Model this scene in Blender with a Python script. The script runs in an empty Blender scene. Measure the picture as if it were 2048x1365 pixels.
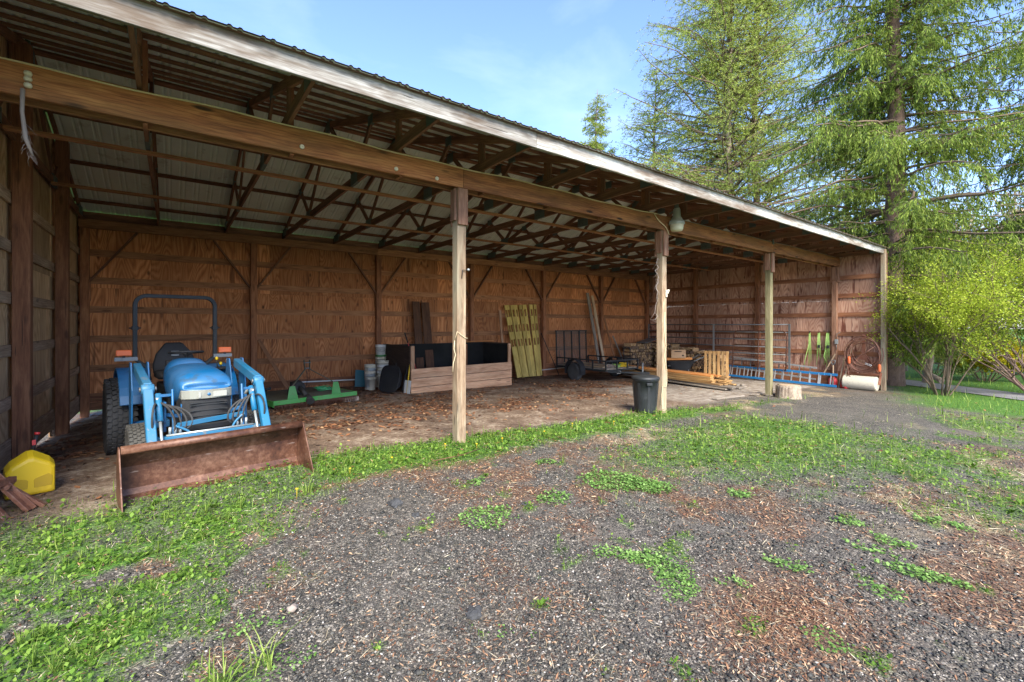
import bpy, math, random
import numpy as np
from mathutils import Vector, Matrix
random.seed(7); RS=np.random.RandomState(11)
SC=bpy.context.scene; COL=SC.collection; R=math.radians

# ------------------------------------------------------------ node helpers
def newmat(name):
    m=bpy.data.materials.new(name); m.use_nodes=True
    nt=m.node_tree; return m,nt,nt.nodes['Principled BSDF']
def nd(nt,t,ins=None,**kw):
    n=nt.nodes.new(t)
    for k,v in kw.items(): setattr(n,k,v)
    for k,v in (ins or {}).items():
        if isinstance(v,bpy.types.NodeSocket): nt.links.new(v,n.inputs[k])
        else: n.inputs[k].default_value=v
    return n
def ramp(nt,fac,stops,interp='LINEAR'):
    n=nt.nodes.new('ShaderNodeValToRGB'); nt.links.new(fac,n.inputs[0]); cr=n.color_ramp; cr.interpolation=interp
    while len(cr.elements)<len(stops): cr.elements.new(.5)
    for e,(p,c) in zip(cr.elements,stops):
        e.position=p; e.color=(c,c,c,1) if isinstance(c,(int,float)) else (*c,1)
    return n.outputs[0]
def mix(nt,f,a,b,bl='MIX'):
    n=nt.nodes.new('ShaderNodeMix'); n.data_type='RGBA'; n.blend_type=bl
    for i,v in ((0,f),(6,a),(7,b)):
        if isinstance(v,bpy.types.NodeSocket): nt.links.new(v,n.inputs[i])
        elif i==0: n.inputs[0].default_value=v
        else: n.inputs[i].default_value=(*v,1)
    return n.outputs[2]
def mth(nt,op,a,b=0.,c=None,clamp=False):
    n=nt.nodes.new('ShaderNodeMath'); n.operation=op; n.use_clamp=clamp
    for i,v in enumerate((a,b) if c is None else (a,b,c)):
        if isinstance(v,bpy.types.NodeSocket): nt.links.new(v,n.inputs[i])
        else: n.inputs[i].default_value=v
    return n.outputs[0]
def attr(nt,name,out='Vector'):
    n=nt.nodes.new('ShaderNodeAttribute'); n.attribute_name=name; return n.outputs[out]
def mapp(nt,v,scale,loc=(0,0,0)):
    return nd(nt,'ShaderNodeMapping',{'Vector':v,'Scale':scale,'Location':loc}).outputs[0]
def noise(nt,v,s,det=4,rough=.55,dist=0.):
    return nd(nt,'ShaderNodeTexNoise',{'Vector':v,'Scale':s,'Detail':det,'Roughness':rough,'Distortion':dist}).outputs[0]
def bump(nt,h,b,st=.4,dist=.01):
    n=nd(nt,'ShaderNodeBump',{'Height':h,'Strength':st,'Distance':dist}); nt.links.new(n.outputs[0],b.inputs['Normal'])
def setc(nt,b,c,rough=.8,metal=0.):
    nt.links.new(c,b.inputs['Base Color']) if isinstance(c,bpy.types.NodeSocket) else setattr(b.inputs['Base Color'],'default_value',(*c,1))
    if isinstance(rough,bpy.types.NodeSocket): nt.links.new(rough,b.inputs['Roughness'])
    else: b.inputs['Roughness'].default_value=rough
    b.inputs['Metallic'].default_value=metal
def wpos(nt): return nd(nt,'ShaderNodeNewGeometry').outputs['Position']

def wood(name,dark,mid,light,knot=.6,stain=None,stain_amt=.5,rough=.85,grain=1.):
    m,nt,b=newmat(name); g=attr(nt,'gc'); rn=attr(nt,'rn','Fac')
    broad=noise(nt,mapp(nt,g,(.9,7*grain,7*grain)),1.6,5,.6,.8)
    fine=noise(nt,mapp(nt,g,(5.,85*grain,85*grain)),1.,5,.7,.5)
    f=mth(nt,'ADD',mth(nt,'MULTIPLY',broad,.62),mth(nt,'MULTIPLY',fine,.38))
    c=ramp(nt,f,[(.33,dark),(.48,mid),(.66,light)])
    wv=nd(nt,'ShaderNodeTexWave',{'Vector':mapp(nt,g,(.35,1,1)),'Scale':9.*grain,'Distortion':7.,'Detail':2.,'Detail Scale':.8},bands_direction='Y').outputs[1]
    c=mix(nt,mth(nt,'MULTIPLY',ramp(nt,wv,[(.0,1.),(.35,0.)]),.35),c,dark)
    if knot:
        vo=nd(nt,'ShaderNodeTexVoronoi',{'Vector':mapp(nt,g,(1.5,6,6)),'Scale':1.}).outputs[0]
        c=mix(nt,mth(nt,'MULTIPLY',ramp(nt,vo,[(.09,1.),(.17,0.)]),knot),c,tuple(x*.25 for x in dark))
    if stain:
        s=noise(nt,mapp(nt,g,(.5,2.5,2.5)),1.7,4,.6)
        c=mix(nt,mth(nt,'MULTIPLY',ramp(nt,s,[(.42,0.),(.62,1.)]),stain_amt),c,stain)
    ck=noise(nt,mapp(nt,g,(1.1,42,42),(3,3,3)),1.,3,.6,1.2)
    c=mix(nt,ramp(nt,ck,[(.655,0.),(.70,.85)]),c,tuple(x*.3 for x in dark))
    br=mth(nt,'ADD',mth(nt,'MULTIPLY',rn,.5),.75)
    c=mix(nt,1.,c,nd(nt,'ShaderNodeCombineColor',{0:br,1:br,2:br}).outputs[0],'MULTIPLY')
    setc(nt,b,c,rough); bump(nt,fine,b,.5,.004); return m

def plywood(name,dark,mid,light,streak,streak_amt=.8,knot=.8,sth=.585):
    # gc: x along height, y across wall
    m,nt,b=newmat(name); g=attr(nt,'gc'); rn=attr(nt,'rn','Fac')
    sep=nd(nt,'ShaderNodeSeparateXYZ',{0:g})
    nA=noise(nt,mapp(nt,g,(.55,2.6,1)),1.,1.5,.45,.35)
    wv=mth(nt,'PINGPONG',mth(nt,'MULTIPLY',nA,17.),.5)
    wv=mth(nt,'MULTIPLY',wv,2.)
    fine=noise(nt,mapp(nt,g,(2.2,60,60)),1.,4,.6)
    f=mth(nt,'ADD',mth(nt,'MULTIPLY',mth(nt,'ADD',mth(nt,'MULTIPLY',wv,.85),.08),.40),mth(nt,'MULTIPLY',fine,.60))
    c=ramp(nt,f,[(.26,dark),(.46,mid),(.72,light)])
    big=noise(nt,mapp(nt,g,(.8,1.2,1)),1.3,3,.5)
    c=mix(nt,ramp(nt,big,[(.35,0.),(.7,.55)]),c,tuple(x*.62 for x in mid))
    st=noise(nt,mapp(nt,g,(.7,7,5),(5,2,1)),1.,3,.55)
    st2=noise(nt,mapp(nt,g,(2.4,18,5),(1,7,1)),1.,2,.5)
    sf=mth(nt,'MULTIPLY',ramp(nt,mth(nt,'ADD',mth(nt,'MULTIPLY',st,.7),mth(nt,'MULTIPLY',st2,.3)),[(sth,0.),(sth+.06,1.)]),streak_amt)
    c=mix(nt,sf,c,streak)
    vo=nd(nt,'ShaderNodeTexVoronoi',{'Vector':mapp(nt,g,(2.3,4.4,1)),'Scale':1.,'Randomness':.8}).outputs[0]
    c=mix(nt,mth(nt,'MULTIPLY',ramp(nt,vo,[(.06,1.),(.17,0.)]),knot),c,tuple(x*.2 for x in dark))
    gr=mth(nt,'FRACT',mth(nt,'MULTIPLY',sep.outputs[1],1/.3048))
    gl=ramp(nt,gr,[(0.,1.),(.02,0.)])
    ch=nd(nt,'ShaderNodeTexWhiteNoise',{'W':mth(nt,'FLOOR',mth(nt,'MULTIPLY',sep.outputs[1],1/.3048))},noise_dimensions='1D').outputs[0]
    c=mix(nt,mth(nt,'MULTIPLY',ch,.35),c,tuple(x*.6 for x in mid))
    c=mix(nt,mth(nt,'MULTIPLY',gl,.45),c,tuple(x*.25 for x in dark))
    br=mth(nt,'ADD',mth(nt,'MULTIPLY',rn,.6),.68)
    c=mix(nt,1.,c,nd(nt,'ShaderNodeCombineColor',{0:br,1:br,2:br}).outputs[0],'MULTIPLY')
    setc(nt,b,c,.88); bump(nt,mth(nt,'SUBTRACT',f,gl),b,.5,.006); return m

def paint(name,col,wear=(.1,.08,.07),amt=.3,rough=.4,metal=0.,scale=9.,fade=.12):
    m,nt,b=newmat(name); p=nd(nt,'ShaderNodeTexCoord').outputs['Object']
    n1=noise(nt,p,scale,6,.65); n2=noise(nt,p,2.2,3,.5)
    c=mix(nt,ramp(nt,n2,[(.35,0.),(.7,1.)]),col,tuple(min(1,x*(1-fade)+fade*.45) for x in col))
    c=mix(nt,mth(nt,'MULTIPLY',ramp(nt,n1,[(.58,0.),(.66,1.)]),amt),c,wear)
    setc(nt,b,c,mth(nt,'ADD',mth(nt,'MULTIPLY',n1,.3),rough-.1),metal); bump(nt,n1,b,.12,.003); return m
def rustm(name,a=(.10,.042,.03),b_=(.20,.085,.05),c_=(.33,.19,.13),rough=.6,scale=5.,metal=.2):
    m,nt,b=newmat(name); p=nd(nt,'ShaderNodeTexCoord').outputs['Object']
    n1=noise(nt,p,scale,8,.7); n2=noise(nt,p,scale*9,5,.7)
    f=mth(nt,'ADD',mth(nt,'MULTIPLY',n1,.6),mth(nt,'MULTIPLY',n2,.4))
    c=ramp(nt,f,[(.36,a),(.5,b_),(.68,c_)])
    sc=nd(nt,'ShaderNodeTexNoise',{'Vector':mapp(nt,p,(2,14,9)),'Scale':3.,'Detail':5.}).outputs[0]
    c=mix(nt,ramp(nt,sc,[(.66,0.),(.72,.5)]),c,(.42,.33,.28))
    setc(nt,b,c,mth(nt,'ADD',mth(nt,'MULTIPLY',f,.4),rough-.25),metal); bump(nt,f,b,.5,.004); return m
def foliage(name,c1,c2,c3,trans=.35):
    m,nt,b=newmat(name); rn=attr(nt,'rn','Fac')
    n=noise(nt,wpos(nt),.7,3,.5)
    f=mth(nt,'ADD',mth(nt,'MULTIPLY',rn,.6),mth(nt,'MULTIPLY',n,.4))
    c=ramp(nt,f,[(.2,c1),(.5,c2),(.8,c3)])
    setc(nt,b,c,.65); b.inputs['Specular IOR Level'].default_value=.25
    tr=nd(nt,'ShaderNodeBsdfTranslucent',{'Color':c}); mx=nd(nt,'ShaderNodeMixShader',{0:trans,1:b.outputs[0],2:tr.outputs[0]})
    nt.links.new(mx.outputs[0],nt.nodes['Material Output'].inputs[0]); return m
def bark(name,a,b_,sc=6.):
    m,nt,b=newmat(name); p=nd(nt,'ShaderNodeTexCoord').outputs['Object']
    n=noise(nt,mapp(nt,p,(1,1,.45)),sc,7,.7,.5); n2=noise(nt,p,sc*6,4,.6)
    f=mth(nt,'ADD',mth(nt,'MULTIPLY',n,.65),mth(nt,'MULTIPLY',n2,.35))
    setc(nt,b,ramp(nt,f,[(.35,a),(.62,b_)]),.9); bump(nt,f,b,.9,.03); return m

M={}
M['ply_back']=plywood('ply_back',(.20,.064,.023),(.48,.175,.060),(.66,.30,.125),(.06,.020,.010),.7)
M['ply_right']=plywood('ply_right',(.22,.085,.05),(.49,.255,.165),(.65,.42,.29),(.13,.033,.016),.95,.8,.545)
M['ply_left']=plywood('ply_left',(.28,.16,.08),(.54,.34,.18),(.72,.52,.31),(.15,.08,.045),.45,.2)
M['ply_dark']=plywood('ply_dark',(.03,.018,.012),(.06,.035,.022),(.09,.05,.03),(.02,.012,.008),.5,.2)
M['frame']=wood('frame',(.11,.038,.016),(.23,.088,.038),(.36,.16,.072),.5)
M['truss']=wood('truss',(.085,.036,.02),(.18,.078,.042),(.30,.145,.078),.3)
M['girt']=wood('girt',(.15,.058,.027),(.30,.13,.056),(.46,.22,.10),.5)
M['girt_grey']=wood('girt_grey',(.16,.10,.062),(.31,.21,.14),(.46,.34,.24),.5)
M['girder']=wood('girder',(.065,.02,.008),(.26,.095,.033),(.43,.20,.07),.95,(.10,.05,.018),.5)
M['post']=wood('post',(.13,.075,.042),(.29,.195,.115),(.46,.36,.24),.7,(.30,.28,.19),.6)
M['post_green']=wood('post_green',(.14,.11,.045),(.30,.25,.12),(.45,.38,.22),.5,(.17,.18,.08),.32)
M['corbel']=wood('corbel',(.12,.05,.03),(.26,.125,.07),(.38,.22,.14),.3)
M['fascia']=wood('fascia',(.12,.095,.07),(.38,.36,.32),(.66,.65,.61),.5,(.11,.065,.035),.85)
M['grey_wood']=wood('grey_wood',(.10,.08,.06),(.22,.18,.14),(.36,.31,.25),.4)
M['pink_wood']=wood('pink_wood',(.26,.12,.06),(.52,.28,.15),(.66,.43,.26),.5,(.16,.09,.05),.35)
M['yellow_wood']=wood('yellow_wood',(.24,.15,.03),(.50,.345,.085),(.62,.47,.15),.2,(.20,.16,.04),.35)
M['lumber']=wood('lumber',(.24,.11,.035),(.47,.255,.085),(.62,.42,.18),.3,(.18,.11,.055),.45)
M['orange_wood']=wood('orange_wood',(.30,.10,.025),(.55,.21,.05),(.66,.33,.11),.3)
M['brown_wood']=wood('brown_wood',(.05,.02,.01),(.11,.045,.02),(.17,.075,.035),.3)
M['handle_wood']=wood('handle_wood',(.20,.13,.08),(.40,.28,.17),(.55,.42,.28),0)
M['log_end']=wood('log_end',(.26,.14,.06),(.52,.31,.14),(.66,.46,.25),0)
M['log_dark']=wood('log_dark',(.09,.055,.035),(.20,.12,.07),(.32,.21,.13),0)
M['galv']=paint('galv',(.42,.45,.44),(.25,.22,.18),.4,.4,.55)
M['roof_under']=paint('roof_under',(.76,.82,.75),(.34,.29,.22),.35,.5,.25,3.)
M['roof_top']=paint('roof_top',(.16,.07,.04),(.28,.15,.09),.5,.6,.2,3.)
M['plate']=paint('plate',(.09,.12,.11),(.06,.05,.04),.4,.5,.5)
M['blue']=paint('blue',(.002,.105,.27),(.045,.07,.085),.6,.36,0.,7.,.10)
M['blue_arm']=paint('blue_arm',(.004,.135,.27),(.20,.18,.15),.7,.45,0.,12.,.10)
M['ladder_blue']=paint('ladder_blue',(.004,.16,.38),(.1,.2,.4),.2,.45,0.,9.,.04)
M['black']=paint('black',(.008,.008,.009),(.04,.035,.03),.3,.7,0.,9.,.03)
M['black_metal']=paint('black_metal',(.011,.014,.015),(.07,.05,.04),.35,.65,.0,9.,.04)
M['grey_metal']=paint('grey_metal',(.16,.17,.17),(.10,.07,.05),.4,.45,.4)
M['alu']=paint('alu',(.62,.63,.62),(.35,.33,.3),.3,.35,.7)
M['green_paint']=paint('green_paint',(.03,.22,.035),(.12,.06,.03),.6,.45,0.,12.)
M['deck']=paint('deck',(.075,.075,.045),(.12,.07,.04),.6,.8)
M['rust']=rustm('rust'); M['rust_dark']=rustm('rust_dark',(.05,.025,.018),(.11,.045,.028),(.19,.09,.055))
M['rust_pale']=rustm('rust_pale',(.16,.055,.03),(.30,.11,.06),(.40,.20,.12))
M['bucket_rust']=rustm('bucket_rust',(.036,.015,.010),(.105,.042,.023),(.25,.13,.08),.55,2.6,.2)
M['rubber']=paint('rubber',(.022,.021,.020),(.07,.06,.05),.5,.8,0.,14.)
M['rubber_dusty']=paint('rubber_dusty',(.06,.055,.045),(.13,.11,.09),.6,.9,0.,14.)
M['yellow']=paint('yellow',(.72,.47,.008),(.4,.25,.03),.25,.42,0.,4.,.02)
M['red']=paint('red',(.45,.015,.015),(.2,.02,.02),.2,.35)
M['orange']=paint('orange',(.72,.13,.02),(.4,.1,.03),.3,.4)
M['teal']=paint('teal',(.03,.16,.20),(.05,.1,.1),.3,.5)
M['white']=paint('white',(.62,.61,.56),(.25,.2,.15),.35,.5)
M['off_white']=paint('off_white',(.62,.56,.42),(.22,.15,.08),.55,.8,0.,30.)
M['lime']=paint('lime',(.30,.52,.10),(.2,.3,.1),.3,.6)
M['bright_green']=paint('bright_green',(.04,.35,.12),(.05,.2,.08),.3,.6)
M['cord']=paint('cord',(.62,.50,.30),(.3,.22,.14),.3,.6)
M['fibre']=paint('fibre',(.28,.22,.18),(.12,.09,.07),.6,.9)
M['cardboard']=paint('cardboard',(.42,.25,.12),(.3,.17,.08),.3,.8)
M['bin_grey']=paint('bin_grey',(.014,.016,.017),(.05,.05,.046),.4,.5,0.,6.,.03)
M['black_sheet']=paint('black_sheet',(.005,.005,.0045),(.02,.016,.012),.4,.95,0.,9.,.02)
M['lime_glass']=paint('lens_plastic',(.66,.62,.45),(.5,.42,.25),.3,.3)
M['stump_bark']=bark('stump_bark',(.14,.09,.06),(.46,.37,.27),14.)
M['headlight']=paint('headlight',(.32,.32,.27),(.18,.16,.12),.4,.25,.3,5.)
M['brick']=paint('brick',(.28,.22,.17),(.15,.12,.1),.4,.9)
M['concrete']=paint('concrete',(.24,.21,.175),(.13,.11,.09),.6,.9,0.,5.)
M['asphalt_lump']=paint('asphalt_lump',(.022,.021,.02),(.08,.075,.07),.6,.85,0.,60.)

# ------------------------------------------------------------ mesh builder
class MB:
    def __init__(s): s.v=[];s.f=[];s.g=[];s.r=[];s.sm=[]
    def add(s,vs,fs,gc=None,rn=None,smooth=False):
        o=len(s.v); rn=random.random() if rn is None else rn
        s.v+= [tuple(v) for v in vs]; s.f+=[tuple(i+o for i in f) for f in fs]; s.sm+=[smooth]*len(fs)
        if gc is None:
            q=random.uniform(0,50); gc=[(v[2]+q,v[0]+q,v[1]) for v in vs]
        s.g+=gc; s.r+=[rn]*len(vs); return s
    def beam(s,p0,p1,w,h,up=(0,0,1),rn=None,taper=1.):
        p0=Vector(p0);p1=Vector(p1);a=(p1-p0);L=a.length;a.normalize();u=Vector(up)
        if abs(a.dot(u))>.995: u=Vector((0,1,0))
        sd=a.cross(u).normalized(); u=sd.cross(a).normalized()
        vs=[];gc=[];q=random.uniform(0,60);q2=random.uniform(0,60)
        for t,l,k in((0,p0,1.),(L,p1,taper)):
            for x,y in((-.5,-.5),(.5,-.5),(.5,.5),(-.5,.5)):
                vs.append(l+sd*x*w*k+u*y*h*k); gc.append((t+q,y*h+q2,x*w+q2*.7))
        return s.add(vs,[(3,2,1,0),(4,5,6,7),(0,1,5,4),(1,2,6,5),(2,3,7,6),(3,0,4,7)],gc,rn)
    def box(s,x0,x1,y0,y1,z0,z1,rn=None):
        c=((x0+x1)/2,(y0+y1)/2,(z0+z1)/2); d=(x1-x0,y1-y0,z1-z0); i=max(range(3),key=lambda k:d[k])
        if i==0: return s.beam((x0,c[1],c[2]),(x1,c[1],c[2]),d[1],d[2],(0,0,1),rn)
        if i==1: return s.beam((c[0],y0,c[2]),(c[0],y1,c[2]),d[0],d[2],(0,0,1),rn)
        return s.beam((c[0],c[1],z0),(c[0],c[1],z1),d[0],d[1],(0,1,0),rn)
    def tube(s,pts,r,n=8,rn=None,caps=True,closed=False):
        pts=[Vector(p) for p in pts]; rs=r if isinstance(r,(list,tuple)) else [r]*len(pts)
        vs=[];gc=[];q=random.uniform(0,50);t=0;pr=None;N=len(pts)
        for i,p in enumerate(pts):
            if closed: d=pts[(i+1)%N]-pts[i-1]
            else: d=pts[min(i+1,N-1)]-pts[max(i-1,0)]
            d.normalize()
            if pr is None:
                pr=d.orthogonal().normalized()
            else: pr=(pr-d*pr.dot(d)); pr=pr.normalized() if pr.length>1e-6 else d.orthogonal().normalized()
            b=d.cross(pr)
            if i: t+=(p-pts[i-1]).length
            for k in range(n):
                a=2*math.pi*k/n; vs.append(p+pr*math.cos(a)*rs[i]+b*math.sin(a)*rs[i]); gc.append((t+q,math.cos(a)*rs[i]+q,math.sin(a)*rs[i]))
        fs=[]
        for i in range(N if closed else N-1):
            for k in range(n):
                j=(i+1)%N; fs.append((i*n+k,i*n+(k+1)%n,j*n+(k+1)%n,j*n+k))
        s.add(vs,fs,gc,rn,True)
        if caps and not closed:
            o=len(s.v)-len(vs); s.f.append(tuple(o+k for k in reversed(range(n)))); s.f.append(tuple(o+(N-1)*n+k for k in range(n))); s.sm+=[False,False]
        return s
    def lathe(s,prof,c=(0,0,0),n=20,axis='z',rn=None,smooth=True,jit=0.):
        vs=[];fs=[]
        for r,h in prof:
            for k in range(n):
                a=2*math.pi*k/n; rr=r*(1+jit*math.sin(a*3+1)+jit*.6*math.sin(a*7))
                x,y,z=rr*math.cos(a),rr*math.sin(a),h
                if axis=='x': x,y,z=h,x,y
                elif axis=='y': x,y,z=y,h,x
                vs.append((c[0]+x,c[1]+y,c[2]+z))
        m=len(prof)
        for i in range(m-1):
            for k in range(n): fs.append((i*n+k,i*n+(k+1)%n,(i+1)*n+(k+1)%n,(i+1)*n+k))
        s.add(vs,fs,None,rn,smooth); o=len(s.v)-len(vs)
        if prof[0][0]>1e-4: s.f.append(tuple(o+k for k in reversed(range(n)))); s.sm.append(False)
        if prof[-1][0]>1e-4: s.f.append(tuple(o+(m-1)*n+k for k in range(n))); s.sm.append(False)
        return s
    def prism(s,poly,z0,z1,axis='z',rn=None):   # poly 2-D, extruded along an axis
        n=len(poly); vs=[]
        for z in(z0,z1):
            for a,b in poly:
                vs.append({'z':(a,b,z),'x':(z,a,b),'y':(a,z,b)}[axis])
        fs=[tuple(reversed(range(n))),tuple(range(n,2*n))]+[(i,(i+1)%n,(i+1)%n+n,i+n) for i in range(n)]
        return s.add(vs,fs,None,rn)
    def loft(s,secs,rn=None,smooth=True,caps=True):
        n=len(secs[0]); vs=[p for sec in secs for p in sec]; fs=[]
        for i in range(len(secs)-1):
            for k in range(n): fs.append((i*n+k,i*n+(k+1)%n,(i+1)*n+(k+1)%n,(i+1)*n+k))
        s.add(vs,fs,None,rn,smooth); o=len(s.v)-len(vs)
        if caps:
            s.f.append(tuple(o+k for k in reversed(range(n)))); s.f.append(tuple(o+(len(secs)-1)*n+k for k in range(n))); s.sm+=[False,False]
        return s
    def sheet(s,strip,x0,x1,th=.012,rn=None,smooth=False):   # a bent plate: polyline (y,z) swept along x
        P=[Vector((0,a,b)) for a,b in strip]; n=len(P); off=[]
        for i in range(n):
            d=P[min(i+1,n-1)]-P[max(i-1,0)]; d.normalize(); off.append(P[i]+Vector((0,-d.z,d.y))*th)
        ring=[(p.y,p.z) for p in P]+[(p.y,p.z) for p in reversed(off)]
        m=len(ring); vs=[(x,a,b) for x in(x0,x1) for a,b in ring]
        fs=[(i,(i+1)%m,(i+1)%m+m,i+m) for i in range(m)]
        for x in range(n-1):
            fs.append((x,m-1-x,m-2-x,x+1)); fs.append((m+x,m+x+1,2*m-2-x,2*m-1-x))
        return s.add(vs,fs,None,rn,smooth)
    def mesh(s,name,mat,bev=0):
        me=bpy.data.meshes.new(name); me.from_pydata(s.v,[],s.f); me.update()
        me.polygons.foreach_set('use_smooth',s.sm)
        a=me.attributes.new('gc','FLOAT_VECTOR','POINT'); a.data.foreach_set('vector',np.array(s.g,dtype=np.float32).ravel())
        a=me.attributes.new('rn','FLOAT','POINT'); a.data.foreach_set('value',np.array(s.r,dtype=np.float32))
        me.materials.append(M[mat] if isinstance(mat,str) else mat); return me
    def build(s,name,mat,parent=None,bev=0.,label=None):
        o=bpy.data.objects.new(name,s.mesh(name,mat)); COL.objects.link(o)
        if parent: o.parent=parent
        if label: o['label']=label
        if bev:
            b=o.modifiers.new('bevel','BEVEL'); b.width=bev; b.segments=1; b.limit_method='ANGLE'; b.angle_limit=R(40)
        return o
def thing(name,label,cat,loc=(0,0,0),rot=(0,0,0),group=None):
    o=bpy.data.objects.new(name,None); COL.objects.link(o); o.location=loc; o.rotation_euler=rot; o.empty_display_size=.1
    return tag(o,label,cat,group)
def tag(o,label,cat,group=None):
    o['label']=label;o['category']=cat
    if group:o['group']=group
    return o
def struct(o,kind='structure'):
    o['kind']=kind; return o
def stuff(o,label,cat): o['kind']='stuff';o['label']=label;o['category']=cat; return o
def arc(c,r,a0,a1,n=8,plane='xz',k=1.):
    out=[]
    for i in range(n+1):
        a=R(a0+(a1-a0)*i/n); u,v=r*math.cos(a),r*k*math.sin(a)
        out.append({'xz':(c[0]+u,c[1],c[2]+v),'yz':(c[0],c[1]+u,c[2]+v),'xy':(c[0]+u,c[1]+v,c[2])}[plane])
    return out
def bez(p0,p1,p2,p3,n=10):
    p=[Vector(q) for q in(p0,p1,p2,p3)]
    return [p[0]*(1-t)**3+p[1]*3*t*(1-t)**2+p[2]*3*t*t*(1-t)+p[3]*t**3 for t in [i/n for i in range(n+1)]]

# ------------------------------------------------------------ terrain height (metres)
def gz(x,y):
    x=np.asarray(x,float);y=np.asarray(y,float)
    z=-.026*np.clip(x-1.3,0,16.7)-.010*np.clip(y-5.5,0,7.8)
    z=z-.26*np.clip((1.5-x)/3,0,1)*np.clip((y-7)/6,0,1)
    return z-.02*np.clip(x-19,0,30)
def G1(x,y): return float(gz(x,y))
def vnoise(x,y,s,seed):
    r=np.random.RandomState(seed).rand(256,256); x=np.asarray(x)*s+77.3+seed;y=np.asarray(y)*s+51.7
    xi=np.floor(x).astype(int);yi=np.floor(y).astype(int);fx=x-xi;fy=y-yi;fx=fx*fx*(3-2*fx);fy=fy*fy*(3-2*fy)
    g=lambda a,b:r[a%256,b%256]
    return (g(xi,yi)*(1-fx)+g(xi+1,yi)*fx)*(1-fy)+(g(xi,yi+1)*(1-fx)+g(xi+1,yi+1)*fx)*fy
def fbm(x,y,s,seed,o=4):
    t=0;a=.5;n=0
    for i in range(o): t=t+a*vnoise(x,y,s*2**i,seed+i);n+=a;a*=.55
    return t/n
sst=lambda a,b,x: (lambda t:t*t*(3-2*t))(np.clip((x-a)/(b-a),0,1))
# ------------------------------------------------------------ ground cover masks
PATCH=[(2.17,3.25,.237,.267),(3.86,3.31,.373,.352),(4.08,2.92,.222,.208),(2.93,3.25,.174,.173),(2.58,4.1,.107,.121),(3.69,4.19,.135,.101),(2.57,2.2,.146,.099),(2.69,2.01,.214,.135),(2.7,1.78,.151,.156),(2.56,1.66,.133,.129),(3.48,1.38,.159,.093),(3.59,.88,.133,.096),(2.79,.93,.128,.099),(1.41,1.99,.07,.046),(4.65,2.31,.123,.153),(4.51,1.06,.138,.099),(4.22,1.11,.17,.076),(4.08,.83,.206,.101),(2.74,2.04,.109,.098),(4.11,.65,.132,.058),(.42,2.43,.145,.094),(.34,2.83,.163,.118),(1.51,1.86,.021,.022),(2.94,1.51,.099,.057),(4.7,1.38,.13,.08),(5.38,.92,.175,.092)]
def patchmask(x,y):
    wx=x+.13*(fbm(x,y,7,301)-.5);wy=y+.13*(fbm(x,y,7,311)-.5); m=np.zeros_like(x)
    for px_,py_,a,b in PATCH:
        l=math.hypot(px_,py_);ux,uy=px_/l,py_/l
        dx=wx-px_;dy=wy-py_; ra=dx*ux+dy*uy; la=dx*uy-dy*ux
        m=np.maximum(m,1-sst(.75,1.15,np.sqrt((ra/b)**2+(la/a)**2)))
    return m
ROADL=[(14,-12),(17.0,-2.6),(19.4,1.4),(20.9,3.8),(24,8.3),(30,15),(60,34)]
def road_d(x,y):
    d=np.full(np.shape(x),1e9)
    for (ax,ay),(bx,by) in zip(ROADL[:-1],ROADL[1:]):
        L=(bx-ax)**2+(by-ay)**2; t=np.clip(((x-ax)*(bx-ax)+(y-ay)*(by-ay))/L,0,1)
        d=np.minimum(d,np.hypot(x-ax-t*(bx-ax),y-ay-t*(by-ay)))
    return d
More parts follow.
